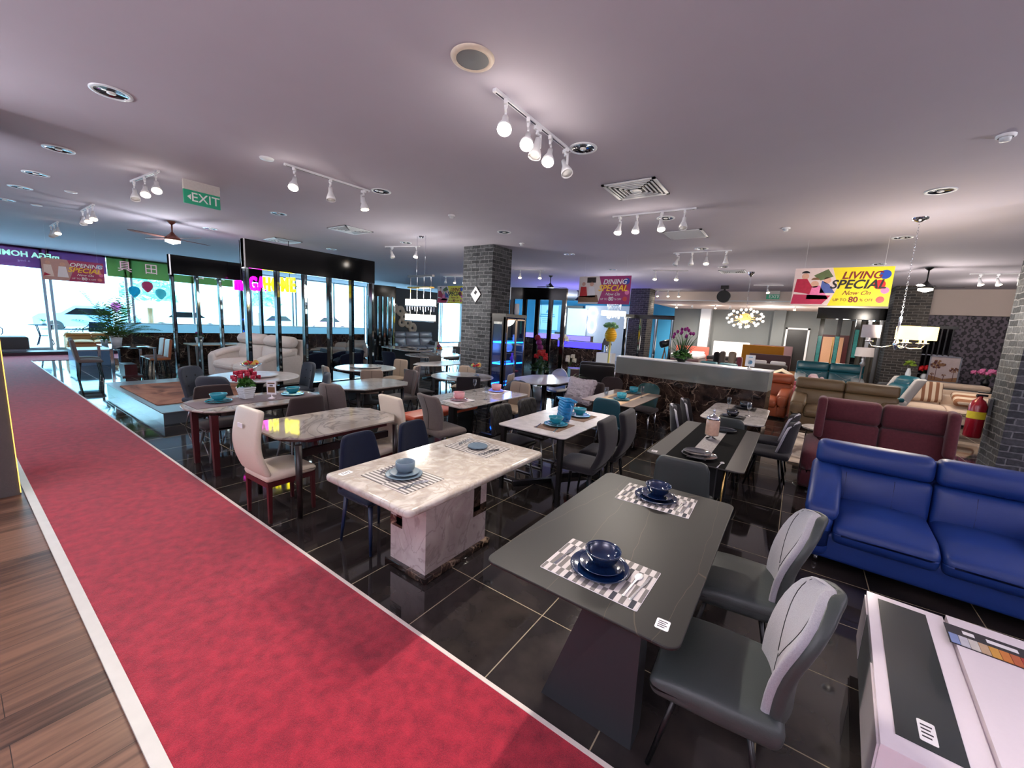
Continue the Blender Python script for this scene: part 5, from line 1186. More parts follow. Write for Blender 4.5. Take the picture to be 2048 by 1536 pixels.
t = thing('ceiling_speaker','large round flush ceiling speaker near the top centre','speaker',(-.13,-.04,H)); MB().lathe([(.135,0),(.13,-.01),(.105,-.016),(.10,-.012)],n=40).out('rim',M('cream_plastic',(206,190,172),.5),t); MB().lathe([(.1,-.012),(.0001,-.018)],n=40).out('grille',m_grey,t)
for i,(x,y,lb) in enumerate(((-3.14,.1,'small round ceiling speaker beside the long three-spot track'),(-7.45,-.75,'flat round ceiling disc near the second spot cluster'),(-9.4,-.9,'flat round ceiling disc close to the left windows'))):
    o = MB().lathe([(.07,0),(.065,-.012),(.0001,-.016)],n=24).out('ceiling_disc',m_greytrim,None,(x,y,H)); tag(o,lb,'ceiling fitting')
def vent(x, y, lb, grille=False):
    t = thing('ceiling_vent', lb, 'vent', (x,y,H))
    MB().prism([(-.3,-.3),(.3,-.3),(.3,.3),(-.3,.3)],-.004,0).out('backing', m_black, t)
    b = MB()
    def fr(r, w, z): b.box(-r,r,-r,-r+w,z-.006,z+.004).box(-r,r,r-w,r,z-.006,z+.004).box(-r,-r+w,-r,r,z-.006,z+.004).box(r-w,r,-r,r,z-.006,z+.004)
    fr(.3,.035,-.008)
    if grille:
        for k in range(16): b.box(-.265,.265,-.26+k*.033,-.25+k*.033,-.012,-.004)
    else:
        for k, r in enumerate((.245,.20,.155,.11,.06)): fr(r,.014,-.012-.002*k)
        b.box(-.05,.05,-.05,.05,-.02,-.012)
    b.out('frame_and_louvres', m_greytrim, t); return t
vent(-.03,2.7,'square louvred air diffuser in the ceiling near the centre'); vent(-.03,5.2,'square dark return grille in the ceiling behind the diffuser',True); vent(-5.55,2.65,'square air diffuser above the front black screen'); vent(-8.3,2.7,'square air diffuser behind the ceiling fan'); vent(.1,9.9,'square diffuser next to the sputnik chandelier'); vent(-5.4,6.6,'square diffuser behind the brick column')
for i,(x,y,lb) in enumerate(((2.79,2.70,'white smoke detector at the right edge of the ceiling'),(-2.9,2.66,'small sprinkler head left of the big diffuser'),(-8.36,2.62,'small smoke detector above the far black screen'),(1.35,5.3,'small sprinkler head right of the return grille'),(-3.1,4.9,'small white sprinkler in front of the column'))):
    t = thing('smoke_detector',lb,'smoke detector',(x,y,H)); MB().lathe([(.055,0),(.055,-.014),(.042,-.02)],n=24).out('base',m_white,t); MB().lathe([(.034,-.018),(.03,-.045),(.0001,-.048)],n=16).out('sensor',m_greytrim,t)
# track lights
LIT = []
def track(label, x0, y0, x1, y1, heads, group='ceiling spotlight tracks'):
    """heads: (fraction along, yaw, tilt, lit)"""
    L_ = math.hypot(x1-x0, y1-y0); a = math.degrees(math.atan2(y1-y0, x1-x0)); t = thing('spotlight_track', label, 'track light', (x0,y0,H), a, group)
    MB().box(0,L_,-.016,.016,-.022,0).out('rail', m_white, t); MB().box(.02,L_-.02,-.005,.005,-.0235,-.022).out('rail_slot', m_black, t)
    for f, yaw, tilt, lit in heads:
        x = L_*f; T_ = TR(x,0,-.022,yaw-a)
        h = MB().box(-.035,.035,-.013,.013,-.03,0,T_).tube([(0,0,-.03),(0,0,-.05)],.012,8,T=T_).box(-.045,.012,-.008,.008,-.062,-.05,T_).box(-.045,-.033,-.008,.008,-.15,-.05,T_).out('spotlight', m_white, t)
        T2 = T_ @ Matrix.Translation((0,0,-.135)) @ Matrix.Rotation(radians(-tilt),4,'Y')
        MB().lathe([(.0001,.05),(.022,.05),(.024,.0),(.03,-.02),(.05,-.075),(.053,-.105),(.049,-.105),(.045,-.08)],n=20,T=T2).out('lamp_head', m_white, h)
        MB().lathe([(.046,-.092),(.03,-.106),(.0001,-.11)],n=16,T=T2).out('bulb', m_bulb if lit else m_bulboff, h)
        if lit:
            Mw = Matrix.Translation((x0,y0,H)) @ Matrix.Rotation(radians(a),4,'Z') @ T2
            p = Mw @ Vector((0,0,-.13)); d = (Mw.to_3x3() @ Vector((0,0,-1))).normalized(); LIT.append((p, d, lit))
    return t
track('nearest five-spot track at the top centre of the photo',-.21,.28,-.21,1.42,[(.12,-55,38,1.6),(.38,-60,40,1.6),(.5,-100,12,0),(.68,-70,34,1.2),(.92,150,-30,0)])
track('three-spot track left of centre, its left lamp glowing',-3.1,.26,-3.05,1.3,[(.1,-40,34,1.3),(.5,-20,14,0),(.92,10,12,.5)])
track('three-spot cluster just left of the exit sign, two lamps lit',-5.75,-.43,-4.82,-.38,[(.1,-10,25,0),(.5,-15,35,1.2),(.9,-15,38,1.2)])
track('three-spot cluster second toward the windows',-9.15,-.4,-8.15,-.4,[(.1,-10,28,0),(.5,-10,28,.4),(.9,-10,30,.4)])
track('three-spot cluster closest to the windows',-12.2,-.44,-11.2,-.44,[(.1,-10,28,0),(.5,-10,25,0),(.9,-10,30,.6)])
track('four-spot track in front of the return grille, three lamps lit',-.7,3.69,.42,3.71,[(.1,-95,22,1.3),(.32,-80,20,1.3),(.62,-60,25,1.3),(.88,100,-20,.0)])
track('four-spot track farther back, one lamp glowing',-.62,6.81,.45,6.84,[(.08,-140,20,0),(.34,-90,10,0),(.6,-80,22,1.3),(.92,-60,8,0)])
track('track with one glowing lamp above the right end of the black screen',-6.4,4.1,-5.5,4.35,[(.2,0,20,0),(.9,-60,25,1.3)])
track('track with two lit lamps beside the dining banner',-1.75,9.2,-.9,9.5,[(.1,-80,22,1.3),(.7,-80,22,1.3)])
track('track with lit lamps above the yellow living banner at left',-9.6,9.2,-8.6,9.4,[(.1,-60,22,0),(.5,-60,22,.8),(.9,-60,22,1.2)])
track('track with two lit lamps behind the brick column',-5.6,8.2,-4.7,8.5,[(.2,-60,22,1.2),(.85,-60,22,1.2)])
track('track of three glowing lamps left of the far soffit',-3.3,14.9,-2.3,15.0,[(.1,-60,22,1.0),(.5,-60,22,1.2),(.9,-60,22,1.4)])
track('track with one glowing lamp beyond the small black ceiling camera',.3,13.2,1.1,13.3,[(.5,-60,25,1.3)])
track('track with glowing lamps right of the hanging fan light',4.6,11.2,5.5,11.3,[(.2,-60,20,1.4),(.5,-60,22,1.4),(.85,-60,25,0)])
# bedroom wall spots under the soffit
for i,(x,lit,lb) in enumerate(((-3.3,1,'lit spot under the soffit above the salmon cushion'),(-2.6,0,'unlit spot under the soffit at left'),(-1.6,1,'glowing spot under the soffit above the white headboard'),(-1.0,0,'unlit spot under the soffit right of the glowing one'),(1.4,1,'glowing spot under the soffit above the doorway'))):
    t = thing('ceiling_spotlight',lb,'spotlight',(x,18.6,3.1)); MB().lathe([(.03,0),(.03,-.05),(.02,-.06)],n=12).out('mount',m_white,t); T2 = TR(0,0,-.08,0,-25); MB().lathe([(.0001,.05),(.025,.04),(.055,-.06),(.05,-.06)],n=14,T=T2).out('lamp_head',m_white,t); MB().lathe([(.046,-.05),(.0001,-.07)],n=12,T=T2).out('bulb',m_bulb if lit else m_bulboff,t)
    if lit: LIT.append((Vector((x,18.66,2.94)), Vector((0,.72,-.69)), 6))
# exit signs
m_exit = M('exit_green', (18,128,96), .4, var=.03, emit=.15)
def exitsign(x, y, z0, rz, lb, k=1, arrow=-1):
    t = thing('exit_sign', lb, 'sign', (x,y,z0), rz)
    MB().box(-.2*k,.2*k,-.02,.02,.17*k,.29*k).out('housing', M('sign_housing',(196,190,186),.5), t); f = MB().box(-.2*k,.2*k,-.012,.012,0,.17*k).out('sign_face', m_exit, t)
    text('lettering','EXIT',.155*k,m_paper,f,TR(.035*k,-.0125,.085*k,0,90),ext=.001,bold=.001); MB().prism([(-.165*k,.085*k),(-.125*k,.05*k),(-.125*k,.12*k)] if arrow < 0 else [(.185*k,.085*k),(.16*k,.05*k),(.16*k,.12*k)],.0125,.0135,0,TR(0,0,0,0,90)).out('arrow', m_paper, f); return t
exitsign(-4.92,.08,H-.29,90,'green EXIT sign with left arrow hanging near the ceiling spots'); exitsign(.75,15.3,H-.29,0,'small dark green EXIT sign before the far soffit',1,1)
t = thing('security_camera','small white dome camera just behind the exit sign','camera',(-5.1,.3,H)); MB().lathe([(.05,0),(.05,-.03),(.03,-.04)],n=16).out('base',m_white,t); MB().ball((0,0,-.05),.035,12).out('dome',m_blackgloss,t)
t = thing('ceiling_projector','black round projector lamp hanging before the far soffit','projector',(-.55,13.4,H)); MB().box(-.12,.12,-.06,.06,-.12,0).tube([(0,0,-.12),(0,0,-.2)],.03,8).out('bracket',m_black,t); MB().tube([(0,.12,-.36),(0,-.14,-.36)],.2,24).out('housing',m_matte,t)
# ceiling fans
def fan(x, y, lb, drop, R, n, lit, mw, yaw=0, bw=.07):
    t = thing('ceiling_fan', lb, 'ceiling fan', (x,y,H)); MB().lathe([(.07,0),(.07,-.02),(.02,-.06)],n=16).out('canopy',mw,t); MB().tube([(0,0,-.04),(0,0,-drop)],.014,8).out('downrod',mw,t)
    MB().lathe([(.02,-drop+.04),(.05,-drop),(.13,-drop-.08),(.13,-drop-.11),(.0001,-drop-.11)],n=20).out('motor',mw,t)
    if lit: MB().lathe([(.12,-drop-.11),(.12,-drop-.15),(.0001,-drop-.19)],n=20).out('light_dome',m_bulbw,t)
    for k in range(n):
        a = 360*k/n+yaw; MB().prism([(.1,-.02),(.3,-bw),(R*.9,-bw*.8),(R,-.01),(R*.9,bw*.4),(.3,bw*.5),(.1,.02)],-.008,0,0,TR(0,0,-drop-.07,a,10)).out('blade',mw,t)
    return t
m_copper = M('copper_brown',(110,66,56),.35,metal=.5)
fan(-8.5,.72,'copper brown ceiling fan with a white light over the platform',.24,.75,4,True,m_copper,20); fan(-5.25,9.8,'dark ceiling fan behind the screen of the lit cabinet',.28,.6,3,False,m_black,50); fan(3.75,10.05,'dark ceiling fan with a bright light left of the wallpaper',.32,.6,3,True,m_black,10); fan(-6.8,15.0,'small dark fan before the pale blue wall',.35,.65,3,False,m_black,0)
# ---------------------------------------------------------------- banners
def banner(name_, label, x, y, ztop, rz, title, bgc, titlec, spc, w=1.24, h=.6, zs=1, deco=0):
    t = thing('hanging_banner', label, 'banner', (x,y,ztop), rz)
    b = MB().box(-w/2,w/2,-.003,.003,-h,0).out('board', M('banner_ground_'+name_, bgc, .5, var=.02), t)
    for sx in (-.4,.4): MB().tube([(w*sx,0,0),(w*sx,0,(H-ztop)/zs)],.0015,4).out('hanging_wire', m_greytrim, t)
    F_ = TR(0,-.004,0,0,90)
    def P_(nm, pts, m, k=0): return MB().prism(pts,.0+k*.0006,.0008+k*.0006,0,F_).out(nm, m, b)
    skin = M('printed_skin',(206,160,140),.6); 
    P_('printed_photo',[(-w/2,-h),(-w*.10,-h),(-w*.02,-h*.5),(-w*.10,0),(-w/2,0)], M('banner_photo_'+name_,[(214,196,196),(226,214,206),(190,150,140)][deco],.6,var=.1,scale=12))
    if deco == 0:   # people lying on cushions
        for (cx, cz, r, mm) in ((-.47,-.13,.05,skin),(-.33,-.26,.055,skin),(-.17,-.2,.05,skin),(-.47,-.08,.055,m_black),(-.33,-.19,.055,m_walnut)): P_('printed_head',circ(r,16,cx*w/1.24,cz*h/.6),mm,1 if mm is skin else 2) if mm is not m_black and mm is not m_walnut else P_('printed_hair',[(cx+r*cos(q),cz+r*.7*sin(q)) for q in [pi*i/10 for i in range(11)]],mm,2)
        P_('printed_body',[(-.6,-.38),(-.58,-.17),(-.44,-.17),(-.36,-.3),(-.38,-.42)],m_red,2); P_('printed_body',[(-.42,-.5),(-.4,-.3),(-.26,-.28),(-.12,-.5)],m_pink,1); P_('printed_body',[(-.25,-.4),(-.24,-.2),(-.14,-.26),(-.05,-.4)],M('printed_blue',(70,90,160),.6),1); P_('printed_cushion',[(-.36,-.12),(-.18,-.02),(-.1,-.14),(-.26,-.2)],m_olive,1); P_('printed_floor',[(-.62,-.58),(-.6,-.42),(-.1,-.44),(-.2,-.58)],M('printed_crimson',(180,40,80),.6),1)
    elif deco == 1:
        for (cx, cz, r) in ((-.5,-.17,.045),(-.3,-.17,.05)): P_('printed_head',circ(r,14,cx,cz),skin,1); P_('printed_body',[(cx-.09,cz-.3),(cx-.07,cz-.06),(cx+.07,cz-.06),(cx+.11,cz-.3)],m_paper if cx > -.4 else m_brightred,1)
        P_('printed_table',[(-.62,-.58),(-.62,-.45),(-.15,-.42),(-.1,-.58)],m_walnut,1); P_('printed_doorway',[(-.42,-.02),(-.42,-.14),(-.2,-.14),(-.2,-.02)],m_espresso,1)
    else:
        for (cx, cz, r) in ((-.5,-.12,.05),(-.22,-.14,.055)): P_('printed_head',circ(r,14,cx,cz),skin,2)
        P_('printed_body',[(-.34,-.5),(-.3,-.2),(-.16,-.2),(-.12,-.5)],m_paper,1); P_('printed_body',[(-.6,-.5),(-.58,-.18),(-.44,-.18),(-.4,-.5)],M('printed_cream',(226,210,200),.6),1); P_('printed_cushion',[(-.6,-.5),(-.58,-.4),(-.46,-.46)],m_red,2)
    text('title_lettering', title, .155, titlec, b, TR(w*.20,-.0062,-.13,0,90), bold=.003, shear=.25); text('title_lettering','SPECIAL', .19, spc, b, TR(w*.17,-.0062,-.27,0,90), bold=.004, shear=.25)
    text('script_lettering','Now On', .095, titlec, b, TR(w*.17,-.0062,-.40,0,90), shear=.5); text('offer_lettering','UP TO', .06, titlec, b, TR(w*.02,-.0062,-.51,0,90)); text('offer_lettering','80', .12, titlec, b, TR(w*.155,-.0062,-.505,0,90), bold=.003); text('offer_lettering','% OFF', .06, titlec, b, TR(w*.285,-.0062,-.51,0,90))
    for (cx, cz, r, mm) in ((w*.44,-.12,.08,M('printed_balloon_blue',(30,70,170),.3)),(w*.40,-.27,.085,M('printed_balloon_red',(190,40,40),.3)),(w*.46,-.36,.06,m_pink),(w*.43,-.5,.06,M('printed_balloon_red2',(200,60,60),.3))): P_('printed_balloon',circ(r*.85,20,cx-.02,cz),mm,0)
    return t
w_ = M('banner_white_ink',(240,240,240),.6,var=0); ye = M('banner_yellow_ink',(255,206,60),.6,var=0); rd = M('banner_dark_red_ink',(120,20,36),.6,var=0); bk = M('banner_black_ink',(24,20,26),.6,var=0)
banner('living','yellow banner reading LIVING SPECIAL above the teal sofas',2.14,6.35,3.0,0,'LIVING',(226,210,30),rd,bk,h=.6)
banner('dining','magenta banner reading DINING SPECIAL in front of the far column',-2.05,6.75,3.0,0,'DINING',(160,40,110),w_,ye,h=.62,deco=1)
t_ = banner('opening','crimson banner reading OPENING SPECIAL near the left windows',-12,-.17,2.73,90,'OPENING',(168,30,88),w_,ye,deco=2,zs=.78); t_.scale = (.79,1,.78)
banner('living_far','smaller yellow banner reading LIVING SPECIAL left of the brick column',-8.45,8.4,3.0,0,'LIVING',(226,210,60),rd,bk,h=.6)
# little diamond notice hung on the column
t = thing('hanging_notice','white diamond shaped notice hanging on the brick column','sign',(-4.14,4.74,2.42)); b = MB().prism([(0,-.17),(.14,0),(0,.17),(-.14,0)],-.004,.004,0,TR(0,0,0,0,90)).out('card',m_paper,t); MB().prism([(-.05,-.02),(.0,.04),(.05,-.0),(.0,-.06)],.004,.006,0,TR(0,0,.05,0,90)).out('picture',m_ink,b); MB().tube([(0,.01,.17),(0,.01,1.0)],.003,5).out('cord',m_black,t)
# fire extinguisher
t = thing('fire_extinguisher','red fire extinguisher on the right brick column behind the maroon sofa','fire extinguisher',(3.64,5.3,.74),90); b = MB().lathe([(.075,0),(.08,.02),(.08,.40),(.06,.46),(.025,.49),(.025,.52)],n=24,capb=True,capt=True).out('cylinder',M('extinguisher_red',(150,14,34),.25,coat=.4),t); MB().lathe([(.081,.24),(.081,.33)],n=24).out('yellow_label',M('label_yellow',(226,206,40),.5),b); MB().box(-.02,.02,-.06,.03,.52,.545).box(-.02,.02,-.08,.03,.56,.575).out('valve_handle',m_black,t); MB().tube([(0,.03,.53),(.07,-.02,.45),(.08,-.05,.2),(.08,-.05,.1)],.01,8).out('hose',m_black,t); MB().box(-.03,.03,-.11,-.08,.3,.5).out('wall_bracket',m_steel,t)
# ---------------------------------------------------------------- far right: glass strip screen, doors, wall art
t = thing('glass_strip_screen','black lacquer canopy with hanging teal glass strips behind the teal sofa','screen',(2.1,15.1,0))
MB().box(0,1.75,-.18,.18,2.52,2.88).out('canopy', m_blackgloss, t); MB().box(0,1.75,-.25,.25,0,.12).out('base', m_blackgloss, t)
m_tg = M('teal_glass_strip',(90,190,180),.1,var=.5,scale=9,coat=.5)
for i, (x, z0, z1) in enumerate(((.12,.12,1.95),(.58,.12,1.95),(1.05,.9,2.2))):
    p_ = MB().box(x,x+.12,-.05,.05,.12,2.52).out('post', m_blackgloss, t); MB().box(x+.01,x+.11,-.056,-.05,z0+.4,z1).out('glass_strip', m_tg, p_)
for x in (1.35,1.62): MB().box(x,x+.09,-.05,.05,.12,2.52).out('post', m_steel, t)
d = struct('door_1', MB().mat(m_white).box(1.12,1.2,21.9,22.02,.2,2.3).box(2.0,2.08,21.9,22.02,.2,2.3).box(1.12,2.08,21.9,22.02,2.22,2.3).mat(m_black).box(1.2,2.0,21.96,21.99,.2,2.22), m_white)
d = struct('door_2', MB().mat(m_darkwood).box(2.5,3.6,21.9,22.0,.2,2.05), m_darkwood); MB().box(2.62,2.98,21.86,21.9,.2,1.95).out('door_leaf', M('blond_wood',(196,150,116),.5), d); MB().box(3.02,3.38,21.86,21.9,.2,1.95).out('door_leaf', M('blond_wood_b',(190,144,110),.5), d); MB().box(2.98,3.02,21.85,21.88,.2,1.95).out('door_gap', m_brass, d)
t = thing('curtain_panel','pale gathered curtain panels right of the glass strip screen','curtain',(3.55,15.8,.0))
b = MB(); pts = []
for i in range(41): pts.append((-.0+.9*i/40, .03*sin(i*1.1)))
for a_, c_ in zip(pts, pts[1:]): b.quad((a_[0]-.45,a_[1],.1),(c_[0]-.45,c_[1],.1),(c_[0]-.45,c_[1],2.5),(a_[0]-.45,a_[1],2.5),True)
b.out('curtain', M('taupe_curtain',(150,142,130),.7), t); MB().tube([(-.5,0,2.52),(.5,0,2.52)],.015,8).out('curtain_rail', m_steel, t)
t = thing('slatted_cabinet','black slatted shelf unit right of the far brick column','shelf',(4.75,14.3,0)); b = MB().box(-.16,.5,-.2,.2,0,.1).box(-.16,.5,-.2,.2,2.3,2.38)
for i in range(6): b.box(-.16+i*.11,-.13+i*.11,-.2,.2,.1,2.3)
b.out('slats', m_black, t); MB().box(-.16,.5,-.18,.18,1.0,1.03).box(-.16,.5,-.18,.18,1.55,1.58).out('shelf', m_steel, t)
t = thing('potted_plant','white vase of yellow-green leaves beside the far brick column','plant',(4.2,12.75,0)); MB().lathe([(.12,0),(.12,.9),(.05,.92),(.06,1.06),(.03,1.2)],n=14,capb=True).out('vase',m_pot,t); foliage('leaves',50,M('lime_leaf',(150,180,60),.5,var=.3),(0,0,1.3),.12,t,.05,33)
def painting(x, y, z, w, h):
    t = thing('framed_painting','painting of brown trees leaning against the patterned wallpaper','painting',(x,y,z))
    MB().box(-w/2,w/2,-.02,.02,0,.03).box(-w/2,w/2,-.02,.02,h-.03,h).box(-w/2,-w/2+.03,-.02,.02,0,h).box(w/2-.03,w/2,-.02,.02,0,h).out('frame', m_steel, t)
    c = MB().box(-w/2+.02,w/2-.02,-.005,.01,.02,h-.02).out('canvas', M('canvas_ground',(170,156,156),.8,var=.2,scale=6), t)
    b = MB(); rnd = random.Random(5); F_ = TR(0,-.006,0,0,90)
    b.mat(m_walnut).prism([(-w/2+.03,.03),(w/2-.03,.03),(w/2-.03,h*.22),(0,h*.14),(-w/2+.03,h*.25)],0,.001,0,F_)
    for (cx, cz, R_) in ((-.14*w/.6,h*.68,.15),(.19*w/.6,h*.5,.09),(.02,h*.28,.04),(-.2*w/.6,h*.3,.04)):
        b.mat(m_darkwood).prism([(cx-.007,.06),(cx+.007,.06),(cx+.004,cz),(cx-.004,cz)],.001,.002,0,F_)
        for k in range(26):
            a = rnd.random()*6.3; q = R_*w/.6*sqrt(rnd.random()); b.mat(m_darkwood if k%2 else m_walnut).prism(circ(R_*.2,8,cx+q*cos(a),cz+q*.6*sin(a)),.001,.002+k*.00008,0,F_)
    b.out('painted_trees', m_walnut, c)
painting(5.05,13.75,.84,.62,.72)
MB_ = MB().box(4.62,6.6,13.62,14.1,0,.83).out('console_table', m_espresso); tag(MB_,'low dark console under the tree painting','console')
MB().box(4.7,6.4,13.6,13.62,.4,.43).out('drawer_line', m_steel, MB_)
t = thing('potted_flowers','pink flowers in a dark vase right of the tree painting','flowers',(5.85,13.7,.83)); MB().lathe([(.06,0),(.08,.12),(.04,.2)],n=14,capb=True).out('vase',m_black,t); flowers(t,12,.3,.42,.28,m_pink,.05,5)
t = thing('potted_flowers','red flowers left of the tree painting','flowers',(4.72,13.9,.83)); MB().lathe([(.06,0),(.08,.12),(.04,.2)],n=14,capb=True).out('vase',m_pot,t); flowers(t,5,.3,.4,.12,m_brightred,.06,6)
# beds beyond the soffit
def bed(x, y, rz, w, l, hh, mh, ml, label, blanket=None):
    t = thing('bed', label, 'bed', (x,y,.2), rz); MB().cush((0,0,.17),(w,l,.3),.04,4).out('base', ml, t); MB().cush((0,0,.42),(w-.04,l-.06,.22),.08,5).out('mattress', m_paper, t); MB().cush((0,l/2+.06,hh/2),(w+.16,.12,hh),.04,4).out('headboard', mh, t)
    if blanket: MB().cush((0,-l*.28,.46),(w+.03,l*.42,.20),.06,4).out('blanket', blanket, t)
    for sx in (-.25,.25): MB().cush((sx*w,l/2-.25,.58),(w*.4,.35,.14),.06,4).out('pillow', m_paper, t)
    return t
f_och = fabric('ochre_fabric',(200,134,44),var=.06); f_salm = fabric('salmon_fabric',(196,98,84),var=.06); f_plum = fabric('plum_grey_fabric',(96,74,78))
bed(-2.9,20.2,0,1.5,2.0,.9,f_salm,f_plum,'bed with salmon cushion headboard behind the purple tulips at left'); bed(-1.1,20.4,0,1.5,2.0,1.25,m_paper,f_dgrey,'bed with white panelled headboard and black cover',f_dgrey); bed(.7,20.4,0,1.5,2.0,1.2,f_plum,f_plum,'bed with dark plum headboard behind the ochre one'); bed(.82,16.95,0,1.3,1.3,.9,f_plum,f_plum,'bed with grey base before the ochre board',f_taupe)
t = thing('ochre_headboard','wide ochre upholstered headboard board standing in front of the beds','headboard',(.52,17.9,.2)); MB().cush((0,0,.62),(1.5,.12,1.24),.03,4).out('panel', f_och, t); MB().box(-.7,-.6,.0,.06,0,.02).box(.6,.7,.0,.06,0,.02).out('foot', m_black, t)
for i,(x,y,z,sx,sz,mm,lb) in enumerate(((-1.0,16.6,.78,.2,.62,f_dgrey,'dark upright cushion sample left of the taupe ones'),(-.78,16.6,.80,.2,.66,f_taupe,'taupe upright channel cushion sample'),(-.42,16.6,.80,.26,.68,l_beige,'beige upright channel cushion sample'),(-.15,16.7,.7,.2,.5,f_pink,'pink round upright cushion sample'))):
    o = MB().cush((0,0,0),(sx,.4,sz),.09,5,None,None).out('cushion', mm, None, (x,y,z)); tag(o, lb, 'cushion')
t = thing('display_bench','low pale display bench carrying the upright cushion samples','bench',(-.6,16.7,.2)); MB().box(-.7,.6,-.3,.3,0,.24).out('body', m_beige, t); MB().box(-.72,.62,-.32,.32,.22,.25).out('top', m_white, t)
sofa('low teal sofa with blue-green cushions behind the tulip planter',-.02,9.7,180,1.7,.95,2,.44,.86,.6,.22,f_tgrey,'pad',.05)
for i,x in enumerate((-.2,.27)):
    o = MB().cush((0,0,0),(.46,.16,.46),.07,5,None,TR(x,10.02,.86,0,15)).out('cushion', l_teal); tag(o, ['teal cushion standing on the low teal sofa, left','teal cushion standing on the low teal sofa, right'][i],'cushion','teal cushions')
t = thing('tripod_lamp','dark spotlight lamp on a wooden tripod by the far brick column','floor lamp',(-2.35,13.6,0))
for k in range(3): a = 2*pi*k/3+.4; MB().tube([(0,0,1.15),(.3*cos(a),.3*sin(a),0)],.018,6).out('leg', m_walnut, t)
MB().tube([(-.12,-.1,1.32),(.12,.1,1.42)],.13,16).out('lamp_head', m_black, t); MB().tube([(0,0,1.13),(0,0,1.3)],.02,8).out('swivel', m_steel, t)
sofa('black armchair before the blue-lit counter',-2.75,8.45,200,.95,.9,1,.44,.9,.62,.2,f_black,'plain',.05,name='armchair'); sofa('dark grey-green armchair left of the marble partition end',-1.5,9.7,190,1.0,.9,1,.44,.86,.62,.2,l_dgreen,'plain',.05,name='armchair')
# extra seating seen between the screen posts
sofa('long beige sofa seen between the posts of the tall screen',-14.2,7.6,60,2.4,.9,3,.42,.78,.56,.18,M('beige_canvas',(206,190,172),.85,var=.06,scale=40),'plain',.05,head=False)
for i,(x,y) in enumerate(((-10.7,4.7),(-10.3,5.6))): sofa(['navy tub armchair seen through the tall screen, left one','navy tub armchair seen through the tall screen, right one'][i],x,y,-10,.8,.75,1,.42,.76,.62,.16,f_navy,'plain',.05,head=False,name='armchair',group='navy tub armchairs')
t = thing('potted_flowers','white pot of purple flowers on the pale wooden table past the screen','flowers',(-12.6,2.3,.75)); MB().lathe([(.07,0),(.1,.2),(.09,.2)],n=14,capb=True,capt=True).out('pot',m_pot,t); foliage('leaves',60,m_greend,(0,0,.22),.12,t,.04,61); flowers(t,6,.26,.36,.1,m_purple,.025,62)
ware('plate',.13,g_teal,-12.7,2.95,.75,'teal plate on the pale wooden table past the screen')
# reception zone
t = thing('wall_poster','pale blue poster with small text lines on the reception wall','poster',(-11.2,19.85,1.5)); b = MB().box(-.75,.75,-.02,.02,0,1.5).out('board', M('poster_blue',(150,210,240),.5,emit=.25), t)
MB().prism([(-.12,1.05),(.12,1.05),(0,1.25)],0,.001,0,TR(0,-.021,0,0,90)).box(-.5,.5,-.022,-.02,.92,.97).box(-.55,.55,-.022,-.02,.8,.85).box(-.35,.35,-.022,-.02,.66,.68).box(-.35,.35,-.022,-.02,.56,.58).box(-.35,.35,-.022,-.02,.46,.48).out('print', m_teal_wall, b)
struct('wall_reception_grey', MB().box(-10.3,-9.2,20.6,20.8,0,3.05), m_greywall)
t = thing('frosted_panel','tall bright blue-white frosted panel in the reception','panel',(-9.15,19.8,0)); MB().box(-.6,.6,-.02,.02,0,2.85).out('panel', M('frosted_blue',(170,220,240),.3,emit=.5,var=.25,scale=1.2), t); MB().box(-.62,-.6,-.03,.03,0,2.87).box(.6,.62,-.03,.03,0,2.87).out('frame', m_white, t)
t = thing('monitor','dark monitor on the reception desk','monitor',(-9.6,18.6,1.0)); MB().box(-.3,.3,-.02,.02,.1,.45).out('screen', m_blackgloss, t); MB().box(-.02,.02,-.02,.04,0,.12).box(-.1,.1,-.06,.08,0,.01).out('stand', m_black, t)
t = thing('reception_desk','pale desk in front of the reception wall','desk',(-9.8,18.6,0)); MB().box(-1.3,1.3,-.35,.35,0,.97).out('body', m_white, t); MB().box(-1.34,1.34,-.38,.38,.97,1.0).out('top', m_greytrim, t)
# ---------------------------------------------------------------- far left
t = thing('ottoman_bench','grey upholstered bench seat at the end of the red carpet','bench',(-18.75,-.95,.12)); MB().cush((0,0,.27),(.75,1.0,.4),.05,4).out('seat', f_warmg, t); MB().box(-.3,.3,-.42,.42,0,.075).out('plinth', m_steel, t)
sofa('tan ochre low sofa on the step by the windows',-18.55,1.0,90,1.3,.75,2,.36,.6,.45,.12,M('tan_ochre_leather',(206,150,90),.5),'plain',.08,z=.12)
t = thing('display_box','pale blue glossy plinth at the end of the carpet','plinth',(-15.3,.35,0)); MB().box(-.5,.5,-.3,.5,0,.42).out('body', M('pale_blue_gloss',(130,170,206),.2), t); MB().box(-.52,.52,-.32,.52,.42,.45).out('top', m_white, t)
def outchair(x, y, rz, lb):
    t = thing('garden_chair', lb, 'chair', (x,y,.12), rz, 'curved metal chairs by the window')
    MB().cush((0,0,.40),(.5,.48,.05),.02,4).out('seat', m_greytrim, t); MB().cush((0,-.28,.68),(.52,.04,.4),.018,5,lambda X,Y,Z:(X,Y-.3*Z+.12*(X/.26)**2,Z)).out('backrest', m_outdark, t)
    for sx in (-1,1):
        MB().tube([(sx*.27,-.34,.82),(sx*.3,-.05,.66),(sx*.3,.25,.6),(sx*.28,.34,.45),(sx*.27,.2,.38)],.014,6).out('arm', m_outdark, t)
        MB().tube([(sx*.22,.2,.38),(sx*.24,.24,0)],.014,6).out('leg', m_outdark, t); MB().tube([(sx*.22,-.2,.38),(sx*.24,-.26,0)],.014,6).out('leg', m_outdark, t)
